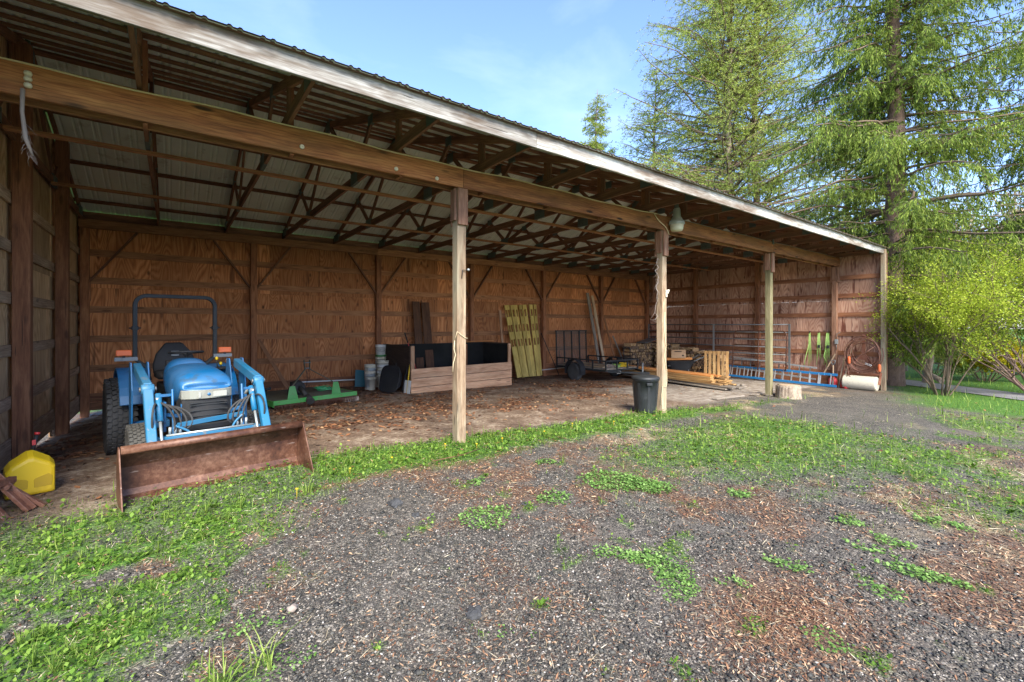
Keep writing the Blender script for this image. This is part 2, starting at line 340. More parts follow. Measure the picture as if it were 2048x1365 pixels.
def masks(x,y):
    x=np.asarray(x,float);y=np.asarray(y,float)
    n=fbm(x,y,.9,21);n2=fbm(x,y,3.1,31);n3=fbm(x,y,.45,41);nf=fbm(x,y,9,51)
    w=(n-.5)*.8+(n2-.5)*.5
    # strip of weeds under the front of the shed
    ylo=4.72+.02*x+w*.5; yhi=np.interp(x,[.8,1.6,3,5.5,8,10.5,13.5,17],[6.3,6.35,6.0,5.85,5.8,5.2,5.15,4.9])+w*.35
    strip=sst(-.18,.32,y-ylo+(nf-.5)*.35)*(1-sst(-.2,.2,y-yhi+(nf-.5)*.3))*sst(.9,1.5,x)*(1-sst(8.3,9.6,x)*.0)
    strip=strip*np.interp(x,[1,8,10,13,15,17],[1,1,.85,.8,.45,.25])
    # lush weeds at the left front
    edge=np.interp(y,[1.0,2.2,3.0,3.8,4.4,4.9,5.4],[.0,.25,.45,.55,.75,1.25,1.3])+w*.7
    lush=(1-sst(-.45,.35,x-edge+(nf-.5)*.5))*(1-sst(5.0,5.7,y+.25*w))
    hole=sst(.53,.62,fbm(x,y,1.9,61))*.95
    lush=lush*(1-hole)*(.42+.58*sst(.40,.58,n2*.6+nf*.4))
    front=(1-sst(-.25,.25,x-1.3))*sst(4.4,4.8,y)*(1-sst(5.5,6.6,y+w))*.55
    # thin meadow in the middle distance
    mx=(x-8.2)/3.8;my=(y-3.3-.06*(x-8))/1.45
    mead=(1-sst(.35,1.35,np.sqrt(mx*mx+my*my)+w*.7+(nf-.5)*.6))*.85
    thin=sst(4.2,7,x)*(1-sst(2.2,4.2,y))*sst(.42,.60,fbm(x,y,.8,71)*.5+n2*.3+nf*.2)*.7
    lawn=sst(13.6,15.2,x+w*1.5)*(1-sst(2.3,3.9,y-.28*(x-15)+w))
    far=np.maximum(sst(18.6,20,x),np.maximum(sst(13.6,14.2,y),1-sst(-2.6,-2.0,x)))
    lawn=np.maximum(lawn,far)
    gravel_t=sst(8.8,10.2,x)*(1-sst(15.8,17.3,x))*sst(1.9,2.6,y+w*.4-.08*(x-12))*(1-sst(4.3,5.0,y+w*.4))
    mead=mead*(1-gravel_t*.9); thin=thin*(1-gravel_t*.8)
    sprinkle=sst(.70,.76,fbm(x,y,4.5,81))*.5*(y<4.6)*(x<9)
    g=np.max([strip,lush,front,mead,thin,lawn,sprinkle],axis=0)
    clov=patchmask(x,y)
    rd=road_d(x,y); road=1-sst(.72,.86,rd+.1*(n2-.5))
    g=g*(1-road)
    inside=sst(5.75,6.15,y+w*.25)*(x>-1.62)*(x<17.9)*(y<13.3)
    inside=np.maximum(inside,(1-sst(-.2,.5,x))*sst(5.0,5.7,y+w*.6)*(y<13.3)*(x>-1.62)*.9)
    g=g*(1-inside*.93*(1-.3*(n2>.62)))
    brown=sst(.42,.62,fbm(x,y,1.1,91)*.65+n2*.35)*np.interp(x+ .3*y,[0,2.2,3.6,9],[.06,.18,.75,.5])
    brown=np.maximum(brown,np.exp(-(((x-2.85)/.55)**2+((y-1.15)/.4)**2))*1.1)
    brown=np.maximum(brown,(1-sst(.2,1.2,x))*sst(.5,.62,n2)*.5)
    brown=brown*(1-gravel_t*.8)
    brown=np.clip(np.maximum(brown,np.exp(-((y-ylo-.03)/.1)**2)*.8*(x>1)*(x<4))*(1-inside)*(1-gravel_t*.5),0,1)
    straw=sst(.45,.62,fbm(x,y,.7,95)*.5+n2*.5)*sst(3.8,6.5,x)*(1-inside)*(1-lawn)*(1-gravel_t*.85)
    leaf=inside*np.clip(sst(.44,.6,fbm(x,y,1.3,99)*.6+n3*.4)+.15,0,1)*sst(6.6,8,y)*(1-sst(13.8,15.5,x))
    slab=sst(9.6,10.4,x+.3*(n-.5))*inside*(1-sst(8.8,9.4,y+.4*(n-.5)))
    leaf=leaf*(1-slab*.8)*(.25+.75*sst(.40,.60,n2))
    return dict(green=g,clover=clov,inside=inside,brown=brown,straw=straw,leaf=leaf,slab=slab,road=road)

def ground():
    xs=np.concatenate([-np.geomspace(300,3.2,40),np.arange(-3,9,.04),np.arange(9,20,.07),np.geomspace(20,400,60)])
    ys=np.concatenate([-np.geomspace(300,1.2,30),np.arange(-1,7,.04),np.arange(7,14,.08),np.geomspace(14,400,50)])
    X,Y=np.meshgrid(xs,ys); m=masks(X,Y); Z=gz(X,Y)
    near=(1-sst(9,14,np.hypot(X,Y)))
    Z=Z+near*((fbm(X,Y,5,5)-.5)*.042+(fbm(X,Y,1.1,6)-.5)*.07*(1-m['inside'])+m['green']*.012)
    Z=Z-sst(14,60,np.hypot(X-8,Y-8))*0
    nx,ny=len(xs),len(ys); V=np.stack([X,Y,Z],-1).reshape(-1,3).astype(np.float32)
    i=np.arange(nx-1)[None,:]+np.arange(ny-1)[:,None]*nx
    F=np.stack([i,i+1,i+nx+1,i+nx],-1).reshape(-1,4)
    me=bpy.data.meshes.new('ground'); me.vertices.add(len(V)); me.vertices.foreach_set('co',V.ravel())
    me.loops.add(F.size); me.loops.foreach_set('vertex_index',F.ravel().astype(np.int32))
    me.polygons.add(len(F)); me.polygons.foreach_set('loop_start',np.arange(0,F.size,4,dtype=np.int32)); me.polygons.foreach_set('loop_total',np.full(len(F),4,dtype=np.int32))
    me.polygons.foreach_set('use_smooth',np.ones(len(F),bool)); me.update(); me.validate()
    for k in('green','clover','inside','brown','straw','leaf','slab','road'):
        a=me.attributes.new(k,'FLOAT','POINT'); a.data.foreach_set('value',m[k].ravel().astype(np.float32))
    mt,nt,b=newmat('ground'); p=wpos(nt)
    v1=nd(nt,'ShaderNodeTexVoronoi',{'Vector':p,'Scale':75.}); v2=nd(nt,'ShaderNodeTexVoronoi',{'Vector':p,'Scale':190.}); v3=nd(nt,'ShaderNodeTexVoronoi',{'Vector':p,'Scale':32.})
    s1=nd(nt,'ShaderNodeSeparateColor',{0:v1.outputs[1]}).outputs[0]; s2=nd(nt,'ShaderNodeSeparateColor',{0:v2.outputs[1]}).outputs[0]; s3=nd(nt,'ShaderNodeSeparateColor',{0:v3.outputs[1]}).outputs[1]
    nb=noise(nt,p,2.2,5,.6); nf=noise(nt,p,70.,4,.7)
    grav=ramp(nt,s1,[(.0,(.020,.019,.018)),(.45,(.048,.045,.040)),(.75,(.10,.09,.077)),(.90,(.22,.19,.145)),(.965,(.48,.42,.34))])
    grav2=ramp(nt,s2,[(.0,(.018,.017,.016)),(.6,(.058,.052,.044)),(.86,(.18,.135,.095)),(.95,(.44,.38,.29))])
    c=mix(nt,.42,grav,grav2)
    A=lambda k:attr(nt,k,'Fac')
    c=mix(nt,ramp(nt,noise(nt,p,1.3,6,.7),[(.46,0.),(.64,.5)]),c,(.17,.145,.115))
    st=nd(nt,'ShaderNodeTexNoise',{'Vector':mapp(nt,p,(160,34,1)),'Scale':1.,'Detail':3.}).outputs[0]
    st2=nd(nt,'ShaderNodeTexNoise',{'Vector':mapp(nt,p,(38,150,1)),'Scale':1.,'Detail':3.}).outputs[0]
    sm=mth(nt,'MAXIMUM',st,st2)
    chips=ramp(nt,sm,[(.45,(.055,.028,.017)),(.58,(.14,.07,.038)),(.7,(.36,.22,.12))])
    c=mix(nt,mth(nt,'MULTIPLY',A('brown'),ramp(nt,mth(nt,'ADD',nf,mth(nt,'MULTIPLY',A('brown'),.35)),[(.46,.0),(.60,1.)])),c,chips)
    strw=ramp(nt,sm,[(.45,(.14,.10,.06)),(.6,(.34,.26,.15)),(.72,(.60,.50,.34))])
    c=mix(nt,mth(nt,'MULTIPLY',A('straw'),ramp(nt,mth(nt,'ADD',nf,mth(nt,'MULTIPLY',A('straw'),.3)),[(.48,.0),(.64,.9)])),c,strw)
    grass=ramp(nt,noise(nt,p,26.,4,.7),[(.35,(.03,.07,.012)),(.55,(.08,.19,.022)),(.7,(.17,.31,.045))])
    gf=mth(nt,'MULTIPLY',A('green'),ramp(nt,mth(nt,'ADD',nf,mth(nt,'MULTIPLY',A('green'),.3)),[(.44,0.),(.62,1.)]))
    c=mix(nt,gf,c,grass)
    dirt=ramp(nt,mth(nt,'ADD',mth(nt,'MULTIPLY',nb,.5),mth(nt,'MULTIPLY',noise(nt,p,18.,6,.7),.5)),[(.36,(.07,.044,.03)),(.5,(.18,.12,.08)),(.62,(.38,.30,.22))])
    c=mix(nt,A('inside'),c,dirt)
    lf=nd(nt,'ShaderNodeTexVoronoi',{'Vector':mapp(nt,p,(24,24,1)),'Scale':1.}); lc=nd(nt,'ShaderNodeSeparateColor',{0:lf.outputs[1]}).outputs[0]
    lcol=ramp(nt,lc,[(0.,(.045,.02,.012)),(.5,(.14,.055,.025)),(.85,(.28,.12,.05)),(1.,(.36,.2,.1))])
    c=mix(nt,mth(nt,'MULTIPLY',A('leaf'),ramp(nt,noise(nt,p,9.,4,.7),[(.38,0.),(.5,.9)])),c,lcol)
    conc=ramp(nt,noise(nt,p,4.,6,.7),[(.35,(.15,.11,.085)),(.5,(.30,.25,.20)),(.65,(.42,.37,.31))])
    c=mix(nt,mth(nt,'MULTIPLY',A('slab'),.9),c,conc)
    setc(nt,b,c,.88); b.inputs['Specular IOR Level'].default_value=.3
    h=mth(nt,'ADD',mth(nt,'MULTIPLY',mth(nt,'SUBTRACT',1.,v1.outputs[0]),.6),mth(nt,'ADD',mth(nt,'MULTIPLY',mth(nt,'SUBTRACT',1.,v3.outputs[0]),.5),mth(nt,'MULTIPLY',nf,.5)))
    bump(nt,h,b,.9,.014); me.materials.append(mt)
    o=bpy.data.objects.new('ground',me); COL.objects.link(o); struct(o)
ground()

# road sheet
def roadmesh():
    mb=MB(); P=[Vector((x,y,0)) for x,y in ROADL]; pts=[]
    for a,b_ in zip(P[:-1],P[1:]):
        k=max(2,int((b_-a).length/.7)); pts+=[a+(b_-a)*i/k for i in range(k)]
    vs=[]
    for i,p in enumerate(pts):
        d=(pts[min(i+1,len(pts)-1)]-pts[max(i-1,0)]).normalized(); n=Vector((-d.y,d.x,0))
        for s_ in(-.86,-.3,.3,.86):
            q=p+n*(s_+random.uniform(-.03,.03)); vs.append((q.x,q.y,G1(q.x,q.y)+.022+(.02 if abs(s_)<.5 else 0)))
    fs=[(i*4+k,i*4+4+k,i*4+5+k,i*4+1+k) for i in range(len(pts)-1) for k in range(3)]
    mb.add(vs,fs,smooth=True)
    m,nt,b=newmat('road_gravel'); p=wpos(nt)
    c=ramp(nt,mth(nt,'ADD',mth(nt,'MULTIPLY',noise(nt,p,40.,4,.7),.6),mth(nt,'MULTIPLY',noise(nt,p,1.5,4,.6),.4)),[(.35,(.10,.095,.10)),(.5,(.20,.19,.195)),(.66,(.34,.31,.30))])
    setc(nt,b,c,.9); struct(mb.build('road',m))
roadmesh()

# ------------------------------------------------------------ scattered stuff (numpy)
def scatter(name,tv,tf,pos,yaw,tilt,tdir,scale,mat,rn,col=None):
    """tv (k,3) template, tf faces (m,3|4); every instance: scale -> tilt about tdir -> yaw -> pos"""
    n=len(pos);k=len(tv);tv=np.asarray(tv,float);tf=np.asarray(tf)
    V=tv[None]*scale[:,None,:]
    ct,st_=np.cos(tilt)[:,None],np.sin(tilt)[:,None]
    x,y,z=V[...,0],V[...,1],V[...,2]
    y,z=y*ct-z*st_,y*st_+z*ct
    if tdir is not None:
        cr,sr=np.cos(tdir)[:,None],np.sin(tdir)[:,None]; x,z=x*cr-z*sr,x*sr+z*cr
    cy,sy=np.cos(yaw)[:,None],np.sin(yaw)[:,None]
    V=np.stack([x*cy-y*sy,x*sy+y*cy,z],-1)+pos[:,None,:]
    V=V.reshape(-1,3).astype(np.float32); F=(tf[None]+(np.arange(n)*k)[:,None,None]).reshape(-1,tf.shape[1])
    me=bpy.data.meshes.new(name); me.vertices.add(len(V)); me.vertices.foreach_set('co',V.ravel())
    w=tf.shape[1]; me.loops.add(F.size); me.loops.foreach_set('vertex_index',F.ravel().astype(np.int32))
    me.polygons.add(len(F)); me.polygons.foreach_set('loop_start',np.arange(0,F.size,w,dtype=np.int32)); me.polygons.foreach_set('loop_total',np.full(len(F),w,dtype=np.int32)); me.update()
    a=me.attributes.new('rn','FLOAT','POINT'); a.data.foreach_set('value',np.repeat(rn,k).astype(np.float32))
    me.materials.append(mat); return me
def linkme(name,me,parent=None):
    o=bpy.data.objects.new(name,me); COL.objects.link(o)
    if parent:o.parent=parent
    return o
def polar(n,r0,r1,seed,spread=52,p=1.):
    rs=np.random.RandomState(seed); r=r0*(r1/r0)**(rs.rand(n)**p); a=R(53.13)+np.radians(rs.uniform(-spread,spread,n))
    return r*np.cos(a),r*np.sin(a),r,rs
BUMPZ=lambda x,y,m:gz(x,y)+(1-sst(9,14,np.hypot(x,y)))*((fbm(x,y,5,5)-.5)*.042+(fbm(x,y,1.1,6)-.5)*.07*(1-m['inside'])+m['green']*.012)
def keep(x,y,r,rs,prob,extra=None):
    k=rs.rand(len(x))<prob; return x[k],y[k],r[k]
# pebbles
def rampmat(name,stops,rough=.85,bsc=0):
    m,nt,b=newmat(name); rn=attr(nt,'rn','Fac'); c=ramp(nt,rn,stops)
    if bsc:
        nn=noise(nt,wpos(nt),bsc,4,.7); c=mix(nt,.5,c,mix(nt,nn,(.0,.0,.0),(1,1,1)),'OVERLAY'); bump(nt,nn,b,.6,.004)
    setc(nt,b,c,rough); return m
oct_v=np.array([(1,0,0),(-.8,.2,0),(.1,1,.1),(0,-.9,0),(.1,.1,.75),(0,0,-.6),(.7,.7,.3),(-.6,-.6,.35)])
oct_f=np.array([(0,6,4),(6,2,4),(2,1,4),(1,7,4),(7,3,4),(3,0,4),(6,0,5),(2,6,5),(1,2,5),(7,1,5),(3,7,5),(0,3,5)])
x,y,r,rs=polar(210000,1.75,10,101)
m=masks(x,y); pr=(1-m['inside'])*(.45+.55*sst(.38,.55,fbm(x,y,1.6,401)))*(1-.85*m['green'])*(1-m['clover'])*(1-.55*m['brown'])*(1-.5*m['straw']); k=rs.rand(len(x))<pr*.72; x,y,r=x[k],y[k],r[k]; m={q:v[k] for q,v in m.items()}
n=len(x); s=rs.lognormal(math.log(.0050),.48,n)*(1+.10*(r-2)).clip(1,1.8); s=s.clip(0,.019); rv=rs.rand(n); rv=np.where(s>.012,rv*.80,rv)
sc=np.stack([s*rs.uniform(.8,1.4,n),s*rs.uniform(.6,1,n),s*rs.uniform(.5,.9,n)],-1)
MP=rampmat('pebbles',[(0,(.024,.023,.019)),(.5,(.064,.060,.049)),(.74,(.135,.121,.097)),(.88,(.24,.20,.15)),(.96,(.36,.31,.25)),(1.,(.52,.48,.42))],.8,160)
stuff(linkme('gravel',scatter('gravel',oct_v,oct_f,np.stack([x,y,BUMPZ(x,y,m)+s*.25],-1),rs.rand(n)*6.3,rs.normal(0,.4,n),None,sc,MP,rv)),'loose dark asphalt millings and small stones over the yard','gravel')
# bark chips, needles, straw
qv=np.array([(-1,0,0),(-.2,-1,.35),(1,-.2,0),(.1,.9,.2)]);qf=np.array([(0,1,2,3)])
def litter(name,N,r0,r1,seed,probf,L,W,stops,label,cat,p=1.,lift=.004):
    x,y,r,rs=polar(N,r0,r1,seed,52,p); m=masks(x,y); k=rs.rand(N)<probf(m); x,y,r=x[k],y[k],r[k]; m={q:v[k] for q,v in m.items()}; n=len(x)
    f=(r/3.).clip(1,2.6)**.7; l=rs.uniform(*L,n)*f; w=rs.uniform(*W,n)*f
    me=scatter(name,qv,qf,np.stack([x,y,BUMPZ(x,y,m)+lift+rs.rand(n)*.006],-1),rs.rand(n)*6.3,rs.normal(0,.25,n),rs.normal(0,.2,n),np.stack([l,w,w*.7],-1),rampmat(name,stops),rs.rand(n))
    stuff(linkme(name,me),label,cat)
litter('bark_chips',120000,1.75,10,111,lambda m:(m['brown']**1.3*.9+.05)*(1-m['clover'])*(1-m['green']*.7)*(1-m['inside']),(.006,.022),(.002,.006),[(0,(.07,.03,.018)),(.4,(.17,.075,.036)),(.75,(.34,.18,.09)),(1,(.50,.34,.2))],'brown bark chips and needles littering the gravel','bark chips')
litter('dry_straw',75000,1.9,16,112,lambda m:(m['straw']*.8+m['brown']*.22+m['green']*.12+.02)*(1-m['clover'])*(1-m['inside']*.6),(.015,.05),(.0008,.0020),[(0,(.26,.19,.10)),(.5,(.50,.40,.24)),(1,(.70,.61,.44))],'dry straw strands scattered on the yard','straw',1.)
litter('fallen_leaves',60000,5,17,113,lambda m:m['leaf']*.8+.015*m['inside']+.02*m['green'],(.012,.03),(.008,.018),[(0,(.06,.025,.014)),(.4,(.17,.065,.027)),(.8,(.33,.14,.055)),(1,(.42,.26,.13))],'brown fallen leaves on the dirt floor of the shed','fallen leaves',.75)
# greens
leafv=np.array([(0,0,0),(-.42,.45,.16),(0,1,.05),(.42,.45,.16)]);leaff=np.array([(0,3,2,1)])
bladev=np.array([(-.5,0,0),(.5,0,0),(.32,.08,.55),(-.32,.08,.55),(0,.32,1.)]);bladef=np.array([(0,1,2,3),(3,2,4,4)])
bladef3=np.array([(0,1,2),(0,2,3),(3,2,4)])
MW=foliage('weed_leaves',(.05,.105,.014),(.13,.245,.026),(.27,.39,.07),.35)
MC=foliage('clover_leaves',(.07,.15,.03),(.16,.30,.06),(.30,.45,.13),.3)
MG=foliage('grass_blades',(.07,.13,.018),(.17,.28,.035),(.38,.45,.12),.35)
def greens(name,N,r0,r1,seed,probf,szf,tmpl,mat,label,cat,tiltr,hz=0.,p=1.,rsub=1):
    x,y,r,rs=polar(N,r0,r1,seed,53,p)
    if rsub>1:  # cluster several leaves round a centre
        x=np.repeat(x,rsub);y=np.repeat(y,rsub);r=np.repeat(r,rsub)
    m=masks(x,y)
    k=rs.rand(len(x))<probf(m)
    if rsub>1: k=np.repeat(k[::rsub],rsub)
    x,y,r=x[k],y[k],r[k]; m={q:v[k] for q,v in m.items()}; n=len(x)
    s=szf(r,rs,n); yaw=rs.rand(n)*6.3
    if rsub>1: s=np.repeat(s[::rsub],rsub,axis=0)*rs.uniform(.8,1.2,(n,1))
    z=BUMPZ(x,y,m)+hz*rs.rand(n)*s[:,1]
    me=scatter(name,tmpl[0],tmpl[1],np.stack([x,y,z],-1),yaw,tiltr(rs,n),None,s,mat,rs.rand(n))
    stuff(linkme(name,me),label,cat)
lod=lambda r:(r/2.6).clip(1,6)**.52
def cloverbed():
    rs=np.random.RandomState(121); X=[];Y=[]
    for a_,b_,ra,rb in PATCH:
        n=int(ra*rb*4*5200); k=1.35; l=math.hypot(a_,b_);ux,uy=a_/l,b_/l
        p=rs.uniform(-k,k,n)*rb;q=rs.uniform(-k,k,n)*ra; X.append(a_+p*ux+q*uy);Y.append(b_+p*uy-q*ux)
    x=np.concatenate(X);y=np.concatenate(Y); m=masks(x,y); k=rs.rand(len(x))<m['clover']; x,y=x[k],y[k]; m={q:v[k] for q,v in m.items()}; n=len(x); r=np.hypot(x,y)
    s_=(rs.uniform(.010,.019,n)*(r/2.6).clip(1,1.8))[:,None]*np.array([[1.1,1,1]])
    me=scatter('clover',leafv,leaff,np.stack([x,y,BUMPZ(x,y,m)+.004+.022*rs.rand(n)],-1),rs.rand(n)*6.3,rs.normal(.15,.3,n),None,s_,MC,rs.rand(n))
    stuff(linkme('clover',me),'bright clover mats creeping over the gravel','clover')
cloverbed()
greens('ground_weeds',330000,1.8,14,122,lambda m:np.clip(m['green']*1.05-.12,0,1)*(1-m['clover']),lambda r,rs,n:(rs.lognormal(math.log(.013),.50,n).clip(.005,.036)*lod(r)*.9)[:,None]*np.array([[.9,1,1]]),(leafv,leaff),MW,'low green weeds and clover at the edge of the gravel','weeds',lambda rs,n:rs.normal(.35,.35,n),1.3)
greens('broadleaf_weeds',9000,1.85,10,123,lambda m:np.clip(m['green']*1.1-.45,0,1)*.33,lambda r,rs,n:(rs.uniform(.022,.055,n)*lod(r)**.5)[:,None]*np.array([[.55,1,1]]),(leafv,leaff),MW,'broad leaved weeds in small rosettes','weeds',lambda rs,n:rs.uniform(.15,.95,n),0.,1.,8)
greens('grass',150000,1.8,30,124,lambda m:np.clip(m['green']*.8,0,1)*(1-m['clover']),lambda r,rs,n:(rs.lognormal(math.log(.026),.5,n).clip(.010,.10)*(r/3.2).clip(1,4)**.8)[:,None]*np.array([[.07,1,1]]),(bladev,bladef3),MG,'short bright spring grass growing in patches','grass',lambda rs,n:rs.normal(0,.45,n),0.,.9)
greens('grass_tufts',2600,2.0,12,125,lambda m:np.clip(m['green']*1.1-.4,0,1)*.4+m['inside']*.004,lambda r,rs,n:(rs.uniform(.05,.11,n)*lod(r)**.4)[:,None]*np.array([[.05,1,1]]),(bladev,bladef3),MG,'taller tufts of grass standing out of the weeds','grass',lambda rs,n:rs.normal(0,.55,n),0.,1.,22)
# ------------------------------------------------------------ the shed
SHX=(-1.62,17.92); YF=5.65; YB=13.26; BAY=4.88
PX=[3.29,8.12,12.98,17.80]
shed=thing('open_shed','long open fronted pole shed of brown plywood with a low metal roof','shed',(8.1,9.4,-.2))
def sp(mb,name,mat,parent=shed,bev=0.,label=None):
    o=mb.build(name,mat,parent,bev,label)
    if parent is shed: o.location=-shed.location
    return o
zroof=lambda y: 4.07+.3157*(y-4.3) if y<8.83 else 5.50-.3157*(y-8.83)
# walls: 1.22 m sheets
def wallmesh(kind):
    mb=MB()
    if kind=='back':
        xs=[SHX[0]+1.2192*i for i in range(17)]; xs[-1]=min(xs[-1],SHX[1])
        for a,b_ in zip(xs[:-1],xs[1:]):
            b_=min(b_,SHX[1]); z0=-.21 if a<1.6 else -.5; q=random.uniform(0,90)
            for (za,zb) in((z0,2.44),(2.443,3.98)):
                q2=random.uniform(0,90); vs=[];gc=[]
                for yy in(YB+.04,YB+.055):
                    for X,Z in((a+.0015,za),(b_-.0015,za),(b_-.0015,zb),(a+.0015,zb)): vs.append((X,yy,Z));gc.append((Z+q2,X-SHX[0]+int(q)*.3048*4,0))
                mb.add(vs,[(0,1,2,3),(7,6,5,4),(0,4,5,1),(1,5,6,2),(2,6,7,3),(3,7,4,0)],gc)
    else:
        X0=SHX[0]-.015 if kind=='left' else SHX[1]; X1=X0+.015; y0=4.42
        ys=[y0+1.2192*i for i in range(9)]
        for a,b_ in zip(ys[:-1],ys[1:]):
            b_=min(b_,YB+.055)
            if b_-a<.05: continue
            top=lambda y:zroof(y)-.05
            z0=-.21 if (kind=='left' and a>10) else (-.10 if kind=='left' else -.6)
            q=int(random.uniform(0,90))*.3048*4
            for (za,zb,lvl) in((z0,2.44,0),(2.443,None,1)):
                q2=random.uniform(0,90);vs=[];gc=[]
                pts=[(a+.0015,za),(b_-.0015,za)]+([(b_-.0015,zb),(a+.0015,zb)] if not lvl else [(b_-.0015,top(b_))]+([(8.83,top(8.83))] if a<8.83<b_ else [])+[(a+.0015,top(a))])
                n=len(pts)
                for xx in(X0,X1):
                    for Y,Z in pts: vs.append((xx,Y,Z));gc.append((Z+q2,Y-y0+q,0))
                mb.add(vs,[tuple(range(n)),tuple(reversed(range(n,2*n)))]+[(i,i+n,(i+1)%n+n,(i+1)%n) for i in range(n)],gc)
    return mb
sp(MB().box(SHX[0]-.01,1.6,YB+.056,YB+.066,-.2,3.97).box(1.6,SHX[1],YB+.056,YB+.066,-.5,3.97),'seam_light_block','ply_dark')  # unseen sheet added behind the rear plywood to block daylight through its seams
wb=sp(wallmesh('back'),'wall','ply_back',label='long orange brown plywood wall at the rear of the shed')
wl=sp(wallmesh('left'),'wall','ply_left',label='weathered tan plywood end wall beside the yellow can')
wr=sp(wallmesh('right'),'wall','ply_right',label='pale plywood end wall with dark drip stains beside the spruce')
GZ=[3.20,2.60,1.97,1.33,.69]
bxs=[SHX[0]+.02+3.25*i for i in range(7)]
for z in GZ:
    for a,b_ in((-1.6,4.87),(4.873,11.37),(11.373,17.9)):
        sp(MB().beam((a,YB+.02,z),(b_-.003,YB+.02,z+random.uniform(-.01,.01)),.037,.145),'girt','girt',wb)
    mL=MB();mL.beam((SHX[0]+.02,4.45,z),(SHX[0]+.02,YB-.02,z),.037,.14)
    sp(mL,'girt','girt_grey',wl)
    mR=MB();mR.beam((SHX[1]-.02,4.45,z),(SHX[1]-.02,YB-.02,z),.037,.14)
    sp(mR,'girt','frame',wr)
sp(MB().box(-1.6,4.87,YB-.002,YB+.035,-.03,.15).box(-1.6,1.6,YB-.004,YB+.033,-.21,-.04),'skirt_board','frame',wb)
sp(MB().box(4.873,17.9,YB-.002,YB+.035,-.45,.12),'skirt_board','frame',wb)
sp(MB().box(SHX[0]+.002,SHX[0]+.04,4.45,10.6,-.08,.24).box(SHX[0]+.002,SHX[0]+.04,10.603,YB-.02,-.2,.14),'skirt_board','girt_grey',wl)
sp(MB().box(SHX[1]-.04,SHX[1]-.002,4.45,YB-.02,-.58,.08),'skirt_board','frame',wr)
# posts
for x in bxs:
    xx=min(max(x,SHX[0]+.12),SHX[1]-.12)
    p=sp(MB().box(xx-.07,xx+.07,YB-.155,YB-.005,-.5,3.70),'post','frame',bev=.005)
    for s_ in(-1,1):
        if SHX[0]<xx+s_*.9<SHX[1]:
            sp(MB().beam((xx+s_*.055,YB-.08,2.55),(xx+s_*.86,YB-.08,3.70),.038,.088,(0,1,0)),'knee_brace','truss')
            sp(MB().box(xx+s_*.072-.016,xx+s_*.072+.016,YB-.12,YB-.02,2.15,2.62),'corbel','frame',p)
for y in(8.15,10.7):
    sp(MB().box(SHX[0]+.045,SHX[0]+.205,y-.075,y+.075,-.5,zroof(y)-.16),'post','frame',bev=.006)
    sp(MB().box(SHX[1]-.205,SHX[1]-.045,y-.075,y+.075,-.6,zroof(y)-.16),'post','frame',bev=.006)
sp(MB().box(SHX[0]+.045,SHX[0]+.205,5.58,5.73,-.3,4.2),'post','frame',bev=.006)
fp=[]
for i,x in enumerate(PX):
    zg=G1(x,YF)-.3
    mt=['post','post','post_green','corbel'][i]
    p=sp(MB().box(x-.072,x+.072,YF-.072,YF+.072,zg,3.60),'post',mt,bev=.007); fp.append(p)
    c=MB(); c.box(x-.078,x+.078,YF-.115,YF-.075,3.06,3.575); sp(c,'corbel','corbel',p,.004)
    c=MB(); c.box(x-.078,x+.078,YF+.075,YF+.115,3.06,3.575); sp(c,'corbel','corbel',p,.004)
    c=MB(); c.box(x-.112,x-.075,YF-.06,YF+.06,3.12,3.575); sp(c,'corbel','corbel',p,.004)
# corner posts at the overhang
sp(MB().box(SHX[1]-.15,SHX[1]-.003,4.30,4.415,-.9,4.0),'corner_post','post',bev=.006)
sp(MB().box(SHX[1]+.02,SHX[1]+.06,4.29,4.40,-.1,3.9),'corner_trim','corbel')
sp(MB().box(SHX[0]+.003,SHX[0]+.15,4.30,4.415,-.5,4.0),'corner_post','frame',bev=.006)
# girder: an outer and an inner plank between the posts
segs=[SHX[0],3.29,8.12,12.98,17.9]
for a,b_ in zip(segs[:-1],segs[1:]):
    sp(MB().beam((a+.002,YF-.095,3.725),(b_-.002,YF-.095,3.725),.04,.29),'girder','girder',bev=.004)
    sp(MB().beam((a+.002,YF+.095,3.72),(b_-.002,YF+.095,3.72),.04,.29),'girder','girt',bev=.004)
# plate
for a,b_ in((SHX[0]+.02,4.87),(4.873,11.37),(11.373,17.9)):
    sp(MB().beam((a,YB-.10,3.80),(b_-.003,YB-.10,3.80),.08,.19),'plate','girt',bev=.004)
    sp(MB().box(a,b_-.003,YB-.04,YB,3.90,4.068),'eave_block','truss')
# trusses
o_=.115; w_=.038
TM={'truss':[MB().beam((0,4.40,3.96),(0,13.28,3.96),w_,.135)],
 'top_chord':[MB().beam((.0,4.40,zroof(4.4)-o_),(.0,8.80,zroof(8.8)-o_),w_,.11),MB().beam((0,8.83,zroof(8.83)-o_),(0,13.28,zroof(13.28)-o_-.01),w_,.11)],
 'web':[MB().beam((.0,y0,4.0),(.0,y1,zroof(y1)-o_-.03),w_-.004,.088,(0,1,.1)) for (y0,y1) in((5.55,5.55),(7.3,6.55),(7.3,8.75),(10.35,8.9),(10.35,11.1))],
 'gusset_plate':[MB().box(-.023,.023,y-a,y+a,z-b_,z+b_) for y,z,a,b_ in((4.57,3.99,.15,.088),(7.3,3.98,.16,.09),(10.35,3.98,.16,.09),(8.83,5.34,.14,.10),(6.55,zroof(6.55)-.13,.1,.07),(11.1,zroof(11.1)-.13,.1,.07),(12.9,4.03,.22,.09))]}
TM={k:[q.mesh(k,'plate' if k=='gusset_plate' else 'truss') for q in v] for k,v in TM.items()}
